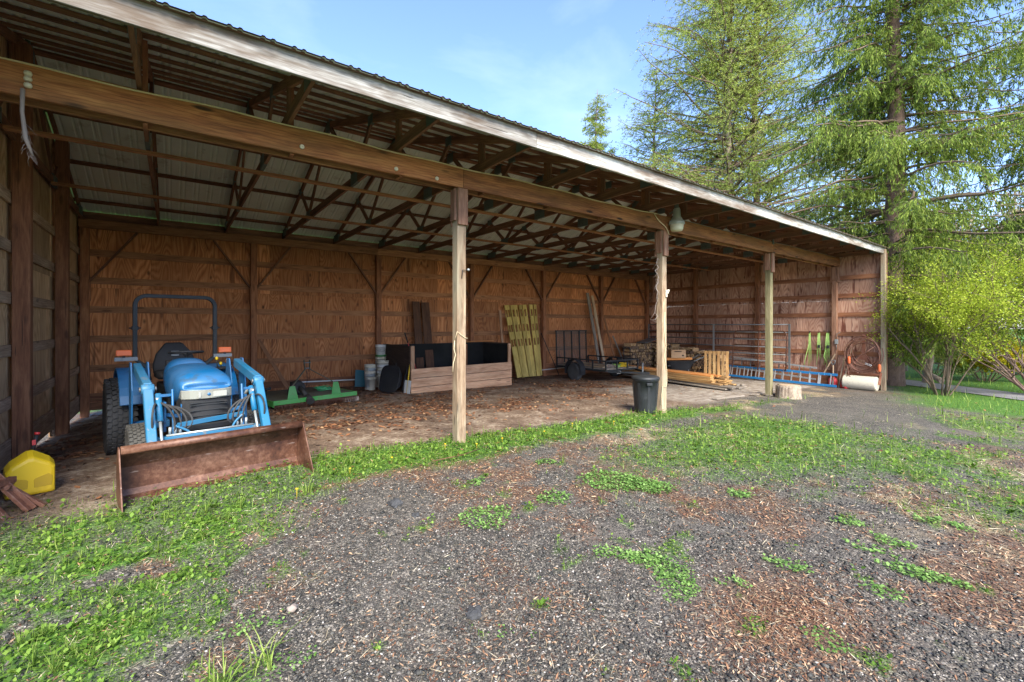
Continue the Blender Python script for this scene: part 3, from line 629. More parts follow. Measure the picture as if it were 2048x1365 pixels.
for k in range(16):
    x=-1.55+1.295*k
    o=linkme('truss',TM['truss'][0],shed); o.location=Vector((x,0,0))-shed.location
    for nm in('top_chord','web','gusset_plate'):
        for me_ in TM[nm]: linkme(nm,me_,o)
    # second vertical hanger pair and slanted tail block on the girder
    sp(MB().box(x+.022,x+.06,YF-.06,YF+.065,3.57,4.38),'hanger','frame')
# lateral braces on the bottom chords
sp(MB().beam((SHX[0]+.1,7.49,3.86),(17.8,7.49,3.86),.09,.038),'lateral_brace','girt')
sp(MB().beam((SHX[0]+.1,10.0,3.86),(17.8,10.0,3.86),.09,.038),'lateral_brace','girt')
for y in(4.48,5.05,5.65,6.25,6.9,7.55,8.2,8.78,8.95,10.13,11.45,12.78):
    z=zroof(y)-.045
    sl=.3157 if y<8.83 else -.3157
    sp(MB().beam((SHX[0]-.1,y,z),(SHX[1]+.1,y,z),.088,.038,(0,-sl,1)),'purlin','truss')
# ribbed roof sheets
def roofmesh(y0,y1,zo):
    prof=[];x=SHX[0]-.2
    while x<SHX[1]+.22:
        for dx,dz in((0,0),(.012,.013),(.03,.013),(.042,0),(.075,0),(.087,.013),(.105,.013),(.117,0),(.24,0)): prof.append((x+dx,dz))
        x+=.2405
    vs=[];gc=[]
    for yy in(y0,y1):
        for X,dz in prof: vs.append((X,yy,zroof(yy)+dz+zo))
    n=len(prof); return vs,[(i,i+n,i+n+1,i+1) for i in range(n-1)]
for y0,y1 in((4.27,8.83),(8.831,13.46)):
    mb=MB(); vs,fs=roofmesh(y0,y1,-.022); mb.add(vs,fs); sp(mb,'roof','roof_under')
mb=MB(); vs,fs=roofmesh(4.26,8.83,-.010); mb.add(vs,fs)
vs2,fs2=roofmesh(8.831,13.47,-.010); mb.add(vs2,fs2); sp(mb,'roof_skin','roof_top')
# fascia boards
for a,b_,m_ in((-2.0,3.64,'fascia'),(3.645,8.9,'fascia'),(8.905,13.6,'fascia'),(13.605,18.0,'fascia')):
    sp(MB().beam((a,4.355,3.955),(b_,4.355,3.955+random.uniform(-.004,.004)),.038,.195),'fascia_board',m_,bev=.003)
sp(MB().beam((-2.0,4.335,4.052),(18.0,4.335,4.052),.05,.012),'drip_edge','roof_top')
# barge boards at the gable ends
for x in(SHX[0]-.2,SHX[1]+.19):
    b1=MB(); b1.beam((x,4.33,zroof(4.33)-.07),(x,8.83,zroof(8.83)-.07),.03,.14); b1.beam((x,8.835,zroof(8.83)-.07),(x,13.45,zroof(13.45)-.07),.03,.14)
    sp(b1,'barge_board','grey_wood')
# ------------------------------------------------------------ tractor (local -y is forward)
M['grey_glass']=paint('grey_glass',(.42,.42,.37),(.25,.22,.16),.3,.2,.2,5.)
T=thing('tractor','blue compact tractor with a rusty front loader bucket parked under the left bay','tractor',(.455,5.2,-.03),(0,0,R(8)))
def tp(mb,name,mat,parent=T,bev=0.,label=None): return mb.build(name,mat,parent,bev,label)
def tyre(cx,cy,cz,r,w,lug,mat,name='wheel',hub='galv',par=T):
    mb=MB(); hw=w/2
    prof=[(r*.56,-hw*.8),(r*.72,-hw),(r*.92,-hw*.98),(r*.985,-hw*.8),(r,-hw*.4),(r*1.005,0),(r,hw*.4),(r*.985,hw*.8),(r*.92,hw*.98),(r*.72,hw),(r*.56,hw*.8)]
    mb.lathe(prof,(cx,cy,cz),40,'x')
    n=int(2*math.pi*r/lug)
    rows=[-.82,-.5,-.17,.17,.5,.82]
    for j,rw in enumerate(rows):
        for i in range(n):
            a=2*math.pi*(i+(j%2)*.5)/n; rr=r*(1.015 if abs(rw)<.6 else .995)
            c=Vector((cx+rw*hw,cy+math.cos(a)*rr,cz+math.sin(a)*rr)); t=Vector((0,-math.sin(a),math.cos(a))); sk=(.25 if j%2 else -.25)
            d=(t*1+Vector((sk,0,0))).normalized(); nn=Vector((0,math.cos(a),math.sin(a)))
            mb.beam(c-d*lug*.34,c+d*lug*.34,w*.135,.022,nn)
    o=tp(mb,name,mat,par)
    rim=MB(); s_=1 if cx>0 else -1
    rim.lathe([(r*.57,-hw*.8),(r*.57,hw*.8)],(cx,cy,cz),24,'x'); rim.lathe([(.001,s_*hw*.35),(r*.2,s_*hw*.4),(r*.3,s_*hw*.25),(r*.56,s_*hw*.3)],(cx,cy,cz),24,'x')
    tp(rim,'rim',hub,o); return o
tyre(-.62,3.0,.44,.50,.31,.075,'rubber'); tyre(.62,3.0,.44,.50,.31,.075,'rubber')
tyre(-.565,1.45,.27,.285,.20,.05,'rubber_dusty'); tyre(.565,1.45,.27,.285,.20,.05,'rubber_dusty')
# hood: super-ellipse sections
def sec(y,hw,z0,z1,p=3.2,n=28,yb=0):
    out=[]; hw*=.89
    for k in range(n):
        a=2*math.pi*k/n; c,s_=math.cos(a),math.sin(a)
        x=hw*abs(c)**(2/p)*(1 if c>0 else -1); z=(z0+z1)/2+(z1-z0)/2*abs(s_)**(2/p)*(1 if s_>0 else -1)
        out.append((x,y+yb*(x/hw)**2*.06+yb*.05*((z-z0)/(z1-z0))**2,z))
    return out
h=MB(); h.loft([sec(.955,.20,.955,.985,2.4,28,1),sec(.935,.245,.94,1.0,2.6,28,1),sec(.945,.268,.935,1.035,2.8,28,1),sec(1.0,.285,.90,1.085,3,28,1),sec(1.12,.298,.80,1.125,3,28,.7),sec(1.3,.305,.72,1.15,3,28,.3),sec(1.6,.308,.70,1.172,3),sec(1.95,.30,.70,1.18,3),sec(2.08,.285,.72,1.165,3)])
tp(h,'hood','blue')
h=MB(); h.loft([sec(2.0,.20,.9,1.17,2.6),sec(2.05,.255,.8,1.215,2.6),sec(2.2,.27,.7,1.235,2.8),sec(2.42,.25,.7,1.225,2.8),sec(2.47,.21,.8,1.19,2.6)])
tp(h,'cowl','blue')
def nose(hw,y0,z0,z1,back=1.35,bow=.07,inset=0.):
    n=14; pl=[]
    for i in range(n+1):
        x=-hw+2*hw*i/n; pl.append((x,y0+bow*abs(x/hw)**2.6))
    pl+=[(hw,back),(-hw,back)]
    return MB().prism(pl,z0,z1)
tp(nose(.240,.952,.60,.842),'grille','black',bev=.008)
gl=MB()
for z in(.655,.715,.775,.80): gl.box(-.18,.18,.943,.96,z,z+.006)
tp(gl,'grille_trim','black_metal')
hl=tp(nose(.243,.925,.846,.945,1.2,.09),'headlight_panel','headlight',bev=.006)
for x in(-.125,.125): tp(MB().beam((x-.055*(1 if x>0 else -1)-.03,.921,.893),(x+.05,.9285 if x>0 else .921,.893),.004,.062),'headlight','grey_glass',hl,.002)
tp(MB().lathe([(.001,-.004),(.016,-.003),(.017,.006)],(0,.921,.895),16,'y'),'badge','blue',hl)
# chassis, axle, engine bay
tp(MB().box(-.19,.19,1.1,3.1,.36,.62).box(-.16,.16,1.15,2.2,.6,.76).box(-.2,.2,2.2,3.2,.5,.85),'chassis','black_metal',bev=.01)
tp(MB().beam((-.5,1.45,.28),(.5,1.45,.28),.10,.11).lathe([(.001,-.09),(.10,-.08),(.10,.08),(.001,.09)],(0,1.45,.28),16,'y'),'front_axle','black_metal')
tp(MB().beam((-.6,3.0,.44),(.6,3.0,.44),.2,.2),'rear_axle','black_metal')
tp(nose(.30,.97,.50,.56,1.2,.04),'front_weight','black',bev=.006)
# fenders
for s_ in(-1,1):
    mb=MB(); st=[]
    for i in range(13):
        a=R(162-i*11); st.append((3.0+.60*math.cos(a),.46+.60*math.sin(a)))
    x0,x1=sorted((s_*.36,s_*.66)); mb.sheet([(p,q) for p,q in st],x0,x1,.03,smooth=False)
    tp(mb,'fender','blue',bev=.006)
    mb=MB(); mb.prism([(3.0+.59*math.cos(R(a)),.46+.59*math.sin(R(a))) for a in range(30,165,14)]+[(2.5,.62),(3.4,.62)],min(s_*.34,s_*.37),max(s_*.34,s_*.37),'x'); tp(mb,'fender_side','blue')
    # lamps
    br=MB(); br.box(min(s_*.44,s_*.68),max(s_*.44,s_*.68),2.88,2.93,1.185,1.235); b_=tp(br,'lamp_bracket','grey_metal')
    tp(MB().box(s_*.585-.082,s_*.585+.082,2.86,2.91,1.255,1.335),'hazard_lamp','orange',b_,.008)
    tp(MB().beam((s_*.585,2.89,1.23),(s_*.585,2.89,1.26),.03,.03),'stem','black',b_)
# floor and console
tp(MB().box(-.36,.36,2.25,2.95,.62,.66).box(-.2,.2,2.35,2.46,.66,1.2),'floor','black',bev=.008)
pan=MB(); pan.lathe([(.001,0),(.11,.005),(.13,.03),(.12,.035)],(.50,2.62,1.02),18); tp(pan,'lever_console','black')
for i,(a,b_,c,mt) in enumerate(((.40,2.5,1.19,'yellow'),(.47,2.6,1.11,'yellow'),(.53,2.55,1.13,'brown_wood'),(.57,2.65,1.15,'off_white'))):
    lv=tp(MB().tube([(a+.02,b_+.03,1.0),(a,b_,c)],.007),'lever','black_metal'); tp(MB().lathe([(.001,-.026),(.018,-.018),(.022,0),(.018,.018),(.001,.026)],(a,b_,c),10),'knob',mt,lv)
# steering wheel
sw=MB(); cc=Vector((.02,2.36,1.30)); U=Vector((1,0,0));W=Vector((0,.92,-.1)).normalized()*.9
ring=[cc+U*.19*math.cos(a)+W*.19*math.sin(a) for a in[2*math.pi*i/28 for i in range(28)]]
sw.tube(ring,.0135,8,closed=True)
for i in(3,12,21): sw.tube([cc-Vector((0,0,.02)),ring[i]],.008,6)
sw.lathe([(.04,-.035),(.045,-.01),(.001,.005)],tuple(cc),14); s_=tp(sw,'steering_wheel','black'); tp(MB().tube([(.02,2.36,1.28),(.02,2.30,1.1)],.022),'steering_column','black',s_)
# seat
st=MB(); st.loft([[(x*.25+.0,y_,z_) for x,y_,z_ in q] for q in ([(-.8,2.66,.93),(.8,2.66,.93),(.9,2.66,.99),(-.9,2.66,.99)],[(-1,2.75,.92),(1,2.75,.92),(1,2.75,1.03),(-1,2.75,1.03)],[(-1,3.05,.92),(1,3.05,.92),(1,3.05,1.03),(-1,3.05,1.03)])])
so=tp(st,'seat','black',bev=.02)
st=MB(); st.loft([[(x*k,y_+t,z_) for x,t in((-.25,0),(.25,0),(.25,.08),(-.25,.08))] for k,y_,z_ in((1,3.02,.97),(1.02,3.07,1.1),(.86,3.10,1.25),(.45,3.15,1.39),(.38,3.16,1.41))])
tp(st,'seat_back','black',so,.015); tp(MB().box(-.045,.045,3.065,3.09,1.22,1.29),'seat_tag','grey_metal',so)
# roll bar
rb=MB(); P=[(-.31,2.93,.9),(-.33,2.93,1.08),(-.465,2.93,1.20),(-.465,2.93,1.9)]+arc((-.335,2.93,1.945),.13,180,90,7)+arc((.335,2.93,1.945),.13,90,0,7)+[(.465,2.93,1.9),(.465,2.93,1.20),(.33,2.93,1.08),(.31,2.93,.9)]
def sqtube(mb,P,w):
    P=[Vector(p) for p in P]
    secs=[]
    for i,p in enumerate(P):
        d=(P[min(i+1,len(P)-1)]-P[max(i-1,0)]).normalized(); n=Vector((0,1,0)); b_=d.cross(n).normalized()
        secs.append([p+b_*w/2*a+n*w/2*c for a,c in((-1,-1),(1,-1),(1,1),(-1,1))])
    mb.loft(secs,smooth=False)
sqtube(rb,P,.052); ro=tp(rb,'roll_bar','black_metal',bev=.006)
for s_ in(-1,1): tp(MB().box(s_*.465-.036,s_*.465+.036,2.893,2.967,1.60,1.655).tube([(s_*.465-.065,2.93,1.628),(s_*.465+.065,2.93,1.628)],.010),'hinge_bracket','black_metal',ro,.004)
# loader
for s_ in(-1,1):
    x=s_*.53
    ar=MB(); ar.beam((x,2.0,1.155),(x,1.02,1.0),.075,.115)
    ar.beam((x,1.06,1.03),(x,.60,.28),.085,.085)
    ar.tube([(x-.055,1.04,.99),(x+.055,1.04,.99)],.055,12)
    a_=tp(ar,'loader_arm','blue_arm',bev=.008)
    tp(MB().tube([(x-.07,1.04,.99),(x-.055,1.04,.99)],.025,10).tube([(x+.055,1.04,.99),(x+.075,1.04,.99)],.025,10),'pivot_pin','grey_metal',a_)
    ms=MB(); ms.prism([(1.85,.42),(2.05,.42),(2.12,1.0),(2.05,1.22),(1.93,1.22),(1.80,.9)],x-s_*.10-.008,x-s_*.10+.008,'x').prism([(1.85,.42),(2.05,.42),(2.12,1.0),(2.05,1.22),(1.93,1.22),(1.80,.9)],x+s_*.06-.008,x+s_*.06+.008,'x')
    ms.box(min(x-s_*.3,x+s_*.06),max(x-s_*.3,x+s_*.06),1.85,2.05,.42,.5); tp(ms,'loader_mast','blue',bev=.003)
    # hydraulic cylinders
    cy=MB(); i_=x-s_*.085
    cy.tube([(i_,1.75,.50),(i_,1.42,.70)],.032,12); tp(cy,'lift_cylinder','blue'); tp(MB().tube([(i_,1.42,.70),(i_,1.12,.90)],.016,10),'piston_rod','galv')
    cy=MB(); cy.tube([(i_,1.02,.93),(i_,.86,.66)],.030,12); tp(cy,'bucket_cylinder','blue_arm'); tp(MB().tube([(i_,.86,.66),(i_,.70,.40)],.014,10),'piston_rod','galv')
    # side bracket and guards
    br=MB(); br.box(min(x-s_*.09,x-s_*.20),max(x-s_*.09,x-s_*.20),.98,1.0,.90,.93); br.tube([(x-s_*.20,.95,.98),(x-s_*.20,.87,.45)],.012,8); br.box(min(x-s_*.13,x-s_*.155),max(x-s_*.13,x-s_*.155),1.0,1.12,.52,.84)
    br.beam((x-s_*.14,1.06,.70),(x-s_*.30,1.06,.66),.035,.035); br.beam((x-s_*.30,1.04,.56),(x-s_*.30,1.04,.80),.03,.04)
    tp(br,'valve_bracket','blue',bev=.003)
    # hoses
    hs=MB()
    for q in range(4):
        dx=s_*(-.10-.022*q); hs.tube(bez((x+dx*.6,1.0,.86-.02*q),(x+dx*1.8,.84,.84),(x+dx*2.4-s_*.02*q,.82,.62),(x+dx*1.5-s_*.05,.90,.50+.012*q),12),.0105,8)
    hs.tube(bez((x-s_*.06,.93,.83),(x-s_*.02,.76,.92),(x+s_*.02,.72,.66),(x-s_*.03,.80,.52),12),.010,8)
    tp(hs,'hydraulic_hose','rubber')
    ft=MB()
    for q in range(3): tp(MB().tube([(x-s_*(.17+.045*q),.885,.50),(x-s_*(.17+.045*q),.875,.585)],.014,8),'hose_fitting','galv')
    ft.tube([(x-s_*.075,1.0,.80),(x-s_*.075,.97,.90)],.015,8); tp(ft,'hose_fitting','galv')
cb=MB(); cb.beam((-.49,.84,.46),(.49,.84,.46),.09,.085); tp(cb,'loader_cross_tube','blue_arm',bev=.006)
pp=MB(); 
for q in range(2): pp.tube([(-.40,.80+.02*q,.512+.004*q),(.42,.80+.02*q,.512+.004*q)],.007,8)
tp(pp,'hydraulic_pipe','galv')
gd=MB(); gd.beam((-.30,.86,.60),(.34,.86,.645),.012,.05,(0,-.3,1)); gd.tube(bez((-.30,.86,.60),(-.36,.86,.60),(-.18,.86,.55),(-.17,.86,.47),8),.012,8); gd.tube(bez((.34,.86,.645),(.30,.86,.62),(.22,.86,.56),(.21,.86,.48),8),.012,8)
tp(gd,'brush_guard','blue_arm')
# bucket
bk=MB(); bk.sheet([(0,.0),(.19,.012),(.44,.03),(.50,.06),(.535,.115),(.53,.33),(.475,.47),(.40,.535)],-.80,.80,.010)
bo=tp(bk,'bucket','bucket_rust',label='rust brown loader bucket resting on the ground')
for s_ in(-1,1):
    mb=MB(); mb.prism([(-.005,.0),(.44,.018),(.505,.05),(.548,.115),(.543,.34),(.485,.485),(.405,.552),(.335,.545)],min(s_*.80,s_*.812),max(s_*.80,s_*.812),'x'); tp(mb,'bucket_side','bucket_rust',bo,.002)
lp=MB(); lp.sheet([(.445,.50),(.40,.552),(.355,.565),(.322,.545),(.315,.505),(.33,.485)],-.795,.795,.012,smooth=True); tp(lp,'bucket_lip','bucket_rust',bo)
tp(MB().sheet([(-.02,-.006),(.15,.004)],-.80,.80,.014),'cutting_edge','rust_dark',bo)

# ------------------------------------------------------------ small things near the left wall
yc=thing('fuel_can','yellow plastic fuel can with a black and red spout beside the left wall','fuel can',(-1.13,6.42,G1(-1.05,6.5)),(0,0,R(14)))
def csec(y,w,z0,z1,k=.8): return [(-w/2,y,z0),(w/2,y,z0),(w/2,y,z0+(z1-z0)*.68),(w/2*k,y,z0+(z1-z0)*.80),(w*.06,y,z1),(-w*.06,y,z1),(-w/2*k,y,z0+(z1-z0)*.80),(-w/2,y,z0+(z1-z0)*.68)]
c=MB(); c.loft([csec(-.143,.30,.02,.33),csec(-.125,.335,.0,.37),csec(.0,.34,0,.42),(csec(.125,.335,0,.37)),csec(.14,.30,.02,.33)],smooth=False)
b_=c.build('can_body','yellow',yc,.014)
rc=MB()
for sx in(-1,1): rc.prism([(sx*.022,.075),(sx*.142,.075),(sx*.146,.165),(sx*.12,.195),(sx*.03,.165),(sx*.018,.15)] if sx>0 else [(sx*.018,.15),(sx*.03,.165),(sx*.12,.195),(sx*.146,.165),(sx*.142,.075),(sx*.022,.075)],-.139,-.1455,'y')
rc.build('recess_shade_panel',paint('yellow_recess_shade',(.50,.31,.005),(.4,.25,.03),.25,.5,0.,4.,.02),yc,.002)  # raised panels in a darker yellow, the shade of the recesses painted in
MB().tube([(.0,.02,.36),(.02,.03,.40)],.028,14).build('cap','black',yc)
s_=MB().tube([(.02,.03,.39),(.055,.05,.56)],.0165,12).build('spout','black',yc); MB().tube([(.055,.05,.555),(.058,.052,.578)],.023,12).build('spout_cap','red',s_); MB().box(.018,.045,.018,.028,.46,.51).build('spout_label','red',s_)
fr=thing('implement_frame','rusty steel implement frame leaning on the left wall with its forked legs on the grass','implement',(-1.15,5.72,0))
def fp_(mb,n,p=fr): return mb.build(n,'rust',p,.003)
W=lambda x,y,z:(x+1.15,y-5.72,z)
fp_(MB().beam(W(-1.35,5.84,.47),W(-1.02,5.76,.0),.05,.03).beam(W(-1.33,5.86,.47),W(-1.00,5.79,.0),.012,.07),'leg'); fp_(MB().beam(W(-1.20,5.86,.26),W(-.93,5.83,.0),.045,.03),'leg')
fp_(MB().beam(W(-1.34,5.70,.34),W(-1.13,5.66,-.01),.05,.03),'leg'); fp_(MB().beam(W(-1.26,5.66,.27),W(-1.14,5.9,.27),.06,.05).tube([W(-1.15,5.75,.235),W(-1.15,5.94,.235)],.02,10),'cross_bar'); fp_(MB().beam(W(-1.33,5.60,.40),W(-1.36,6.05,.47),.05,.05),'top_rail')

# ------------------------------------------------------------ mower
mz=G1(2.4,10.9)
mw=thing('rotary_mower','green rotary cutter mower with a steel hitch frame standing on the leaf litter','mower',(2.30,10.85,mz),(0,0,R(13)))
d=MB(); d.prism([(-.92,-.78),(.86,-.78),(.86,.45),(.55,.80),(-.62,.80),(-.92,.45)],.19,.205); d.build('deck','deck',mw,.003)
d=MB(); d.box(-.93,.87,-.80,-.77,.135,.225).box(-.93,-.90,-.77,.45,.10,.215).box(.85,.88,-.77,.45,.10,.215); d.build('deck_edge','green_paint',mw,.003)
ch=MB()
for i in range(72):
    x=-.90+i*.0247; ch.tube([(x,-.79,.14),(x+random.uniform(-.006,.006),-.79,.085),(x+random.uniform(-.01,.01),-.785,.02)],[.007,.006,.008],5)
ch.build('chain_guard','rust_dark',mw)
for x in(-.52,.42):
    MB().prism([(x-.10,.21),(x+.12,.21),(x+.05,.47),(x-.06,.47)] ,-.70,-.685,'y').build('hitch_upright','green_paint',mw,.002)
    s_=1 if x>0 else -1
    MB().beam((x,-.66,.45),(-.05+s_*.05,-.35,.76),.012,.045,(0,1,0)).beam((-.05+s_*.05,-.35,.76),(-.05+s_*.06,-.33,.96),.012,.04,(0,1,0)).build('mast_bar','deck',mw)
MB().tube([(-.12,-.34,.90),(.03,-.34,.90)],.012).tube([(-.11,-.34,.78),(.02,-.34,.78)],.014).build('top_pin','grey_metal',mw)
MB().lathe([(.001,.0),(.15,.0),(.15,.10),(.10,.2),(.10,.28),(.001,.30)],(-.2,-.10,.205),16).build('gearbox','black_metal',mw)
sh=MB(); sh.tube([(-.2,-.18,.40),(-.2,-.34,.38)],[.13,.115],18); sh.tube([(-.2,-.34,.38),(-.215,-.74,.20)],.045,14); sh.tube([(-.215,-.70,.215),(-.22,-.86,.14)],[.07,.08],16); sh.build('drive_shaft','rubber',mw)
MB().tube(bez((-.05,-.33,.72),(-.02,-.30,.5),(.02,-.2,.4),(.0,-.1,.25),8),.006,6).build('limit_chain','black',mw)
cl=MB()
for k in range(7): cl.tube([(.52+.16*math.cos(a)+.015*k*math.sin(k),.02+.16*math.sin(a),.225+.010*k+.01*math.sin(3*a+k)) for a in[2*math.pi*i/20 for i in range(20)]],.007,6,closed=True)
tag(cl.build('coiled_cord','bright_green'),'bright green cord coiled on the mower deck','cord'); bpy.data.objects['coiled_cord'].location=(2.3,10.85,mz); bpy.data.objects['coiled_cord'].rotation_euler=(0,0,R(13))
MB().tube([(-.75,.1,.215),(-.74,.05,.36),(-.66,.0,.38)],.03,8).build('tail_bracket','black_metal',mw)
tag(MB().beam((3.05,10.35,G1(3.1,10.4)+.045),(3.40,10.43,G1(3.1,10.4)+.05),.12,.09).build('concrete_block','brick',None,.01),'weathered concrete block on the floor beside the mower','block')

def lean(name,label,p0,p1,w,t,mat,cat='board',group=None,up=(0,1,0)):
    o=MB().beam(p0,p1,w,t,up).build(name,mat,None,.002); return tag(o,label,cat,group)
lean('plank','thin brown board leaning on the rear wall behind the tractor',(2.42,12.75,-.1),(1.76,13.15,1.26),.09,.02,'girt')
# teal board, pipes
lean('plastic_sheet','teal plastic sheet standing against the rear wall beside the buckets',(4.30,12.95,-.14),(4.36,13.08,.32),.34,.02,'teal','sheet')
lean('pipe','white plastic pipe lying along the rear wall beside the teal sheet',(2.6,13.13,.10),(4.2,13.10,.06),.03,.03,'white','pipe')
lean('pipe','white plastic pipe lying along the rear wall behind the trailer wheel',(10.2,13.12,-.12),(12.6,13.08,-.06),.03,.03,'white','pipe')
# buckets
def bucketmesh():
    mb=MB(); mb.lathe([(.001,.01),(.128,.0),(.132,.01),(.146,.30),(.155,.30),(.155,.318),(.148,.318),(.150,.345),(.156,.347),(.156,.362),(.146,.362),(.144,.33),(.126,.02),(.001,.02)],(0,0,0),24); return mb
BG='stacked plastic buckets beside the wheelbarrow'
bm={k:bucketmesh().mesh('bucket',k) for k in('white','off_white','galv')}
hm=MB().tube([(.15*math.cos(a),-.157*math.sin(a)*.6-.05,.30-.13*math.sin(a)) for a in[math.pi*i/12 for i in range(13)]],.003,5).mesh('bail','grey_metal')
def bstack(x,y,zs,where,mats,green=None):
    zb=G1(x,y); 
    for i,z in enumerate(zs):
        pos='lowest' if i==0 else('topmost' if i==len(zs)-1 else ['second','third','fourth','fifth','sixth'][i-1]+' from the bottom')
        o=bpy.data.objects.new('bucket',bm[mats[i%len(mats)]]); COL.objects.link(o); o.location=(x+random.uniform(-.006,.006),y,zb+z); o.rotation_euler=(0,0,random.uniform(-.6,.6))
        tag(o,'plastic bucket, %s in the %s'%(pos,where),'bucket',BG)
        if i==len(zs)-1: linkme('bail',hm,o)
    return o
bstack(4.33,12.25,[0,.08,.16,.24,.33],'short nested stack beside the teal sheet',['off_white','galv'])
o_=bstack(4.80,12.72,[0,.10,.2,.3,.40,.52,.86],'tall nested stack against the rear wall',['white','galv','off_white'])
MB().lathe([(.152,.02),(.157,.08),(.150,.081)],(0,0,.0),24).build('green_band','green_paint',o_)
bstack(4.66,12.18,[0,.08,.16,.24,.33,.43],'middle nested stack directly behind the wheelbarrow',['white','off_white'])
# wheelbarrow tub leaning on its side
wbr=thing('wheelbarrow','black wheelbarrow tipped up on its side against the wooden bin','wheelbarrow',(4.52,11.25,G1(4.5,11.2)),(R(0),R(14),R(28)))
def tray(w0,l0,w1,l1,h): 
    f=lambda w,l,z,n=20:[(z,l/2*abs(math.cos(a))**.45*(1 if math.cos(a)>0 else -1),.36+w/2*abs(math.sin(a))**.45*(1 if math.sin(a)>0 else -1)) for a in[2*math.pi*i/n for i in range(n)]]
    return [f(w0,l0,0),f(w0+.02,l0+.02,-.012)],[f(w0,l0,0),f(w1,l1,h)]
mb=MB(); f=lambda w,l,z,n=24:[(z,l/2*abs(math.cos(a))**.5*(1 if math.cos(a)>0 else -1),.36+w/2*abs(math.sin(a))**.5*(1 if math.sin(a)>0 else -1)) for a in[2*math.pi*i/n for i in range(n)]]
mb.loft([f(.70,.62,-.16),f(.70,.64,-.14),f(.66,.60,-.13),f(.40,.36,.12),f(.38,.34,.125)],smooth=False); mb.build('tub','black',wbr,.01)
MB().box(.125,.135,-.13,.13,.20,.52).build('tub_bottom','grey_metal',wbr,.02)
MB().tube([(.15,-.24,.10),(.19,-.24,.82)],.018,10).tube([(.15,.14,.10),(.19,.14,.82)],.018,10).build('handle','black_metal',wbr)
# long tools
def tool(name,label,cat,p0,p1,r,mat,head=None,hm_='grey_metal',hn='blade',grip=None):
    t=thing(name,label,cat,p0); P0=Vector(p0);P1=Vector(p1)-P0
    MB().tube([(0,0,0),P1],r,8).build('shaft',mat,t)
    if head: head(P1).build(hn,hm_,t,.003)
    if grip: grip(P1).build('grip',{'g':'black'}.get('g'),t)
    return t
def blade(w,h): 
    def f_(P1):
        d=P1.normalized(); return MB().beam(-d*h*.1+Vector((0,0,0)),d*h,w,.012,(0,1,0))
    return f_
tool('snow_shovel','yellow handled snow shovel with a white blade beside the wheelbarrow','shovel',(4.85,11.02,G1(4.8,11)),(4.98,11.05,.80),.015,'yellow',lambda P:MB().beam((0,0,0),P.normalized()*.34,.02,.22,(.3,-1,0)),'white',grip=lambda P:MB().tube([P*.88,P],.02,8))
tool('rake','red handled rake standing in the corner of the wooden bin','rake',(5.35,11.25,.05),(5.05,11.6,1.42),.013,'red',lambda P:MB().beam((-.16,0,0),(.16,0,0),.02,.03),'black_metal','head',lambda P:MB().tube([P*.80,P],.018,8))
lean('pole','thin black pole leaning on the rear wall beside the slotted rails',(11.62,12.55,-.25),(11.25,13.15,1.32),.022,.022,'black','pole')

# ------------------------------------------------------------ wooden bin
bz=G1(6.7,11.1)
bn=thing('wooden_bin','open wooden storage bin with pink plank front and black sheet lining','bin',(6.7,11.9,bz))
def bp(mb,n,m_,bev=.003,label=None):
    o=mb.build(n,m_,bn,bev,label); o.location=-bn.location; return o
F0=Vector((4.95,10.98,0));F1=Vector((8.45,11.30,0))
for z0,z1,m_ in((-.24,-.012,'pink_wood'),(.0,.225,'pink_wood'),(.237,.48,'pink_wood')):
    bp(MB().beam(F0+Vector((0,0,(z0+z1)/2)),F1+Vector((0,0,(z0+z1)/2)),.04,z1-z0),'front_board',m_)
bp(MB().box(4.94,4.965,11.02,12.9,-.2,1.08),'side_panel','ply_dark'); bp(MB().box(8.44,8.465,11.34,12.9,-.25,1.06),'side_panel','ply_dark')
bp(MB().box(4.97,5.07,11.01,11.06,.1,1.08),'corner_post','pink_wood'); bp(MB().box(8.36,8.45,11.33,11.38,.0,1.05),'corner_post','pink_wood')
bp(MB().box(4.97,8.43,12.86,12.88,-.2,1.05),'back_sheet','black_sheet'); bp(MB().box(4.975,4.985,11.1,12.84,.0,1.0),'side_sheet','black_sheet'); bp(MB().box(8.42,8.43,11.4,12.84,-.1,1.02),'side_sheet','black_sheet')
bp(MB().box(5.0,8.4,11.4,12.8,-.2,.02),'bin_floor','black_sheet'); bp(MB().box(7.62,7.70,12.70,12.84,.0,1.0),'stud','frame')
lean('board','narrow orange board lying on top of the wooden bin',(7.4,12.93,1.075),(8.9,12.95,1.075),.10,.03,'orange_wood',up=(0,0,1))
lean('dark_plank','tall dark brown plank leaning on the rear wall, left of the pair in the bin',(6.10,12.78,-.1),(6.08,13.12,2.36),.24,.04,'brown_wood')
lean('dark_plank','tall dark brown plank leaning on the rear wall, right of the pair in the bin',(6.42,12.74,-.1),(6.38,13.10,2.34),.27,.04,'brown_wood')
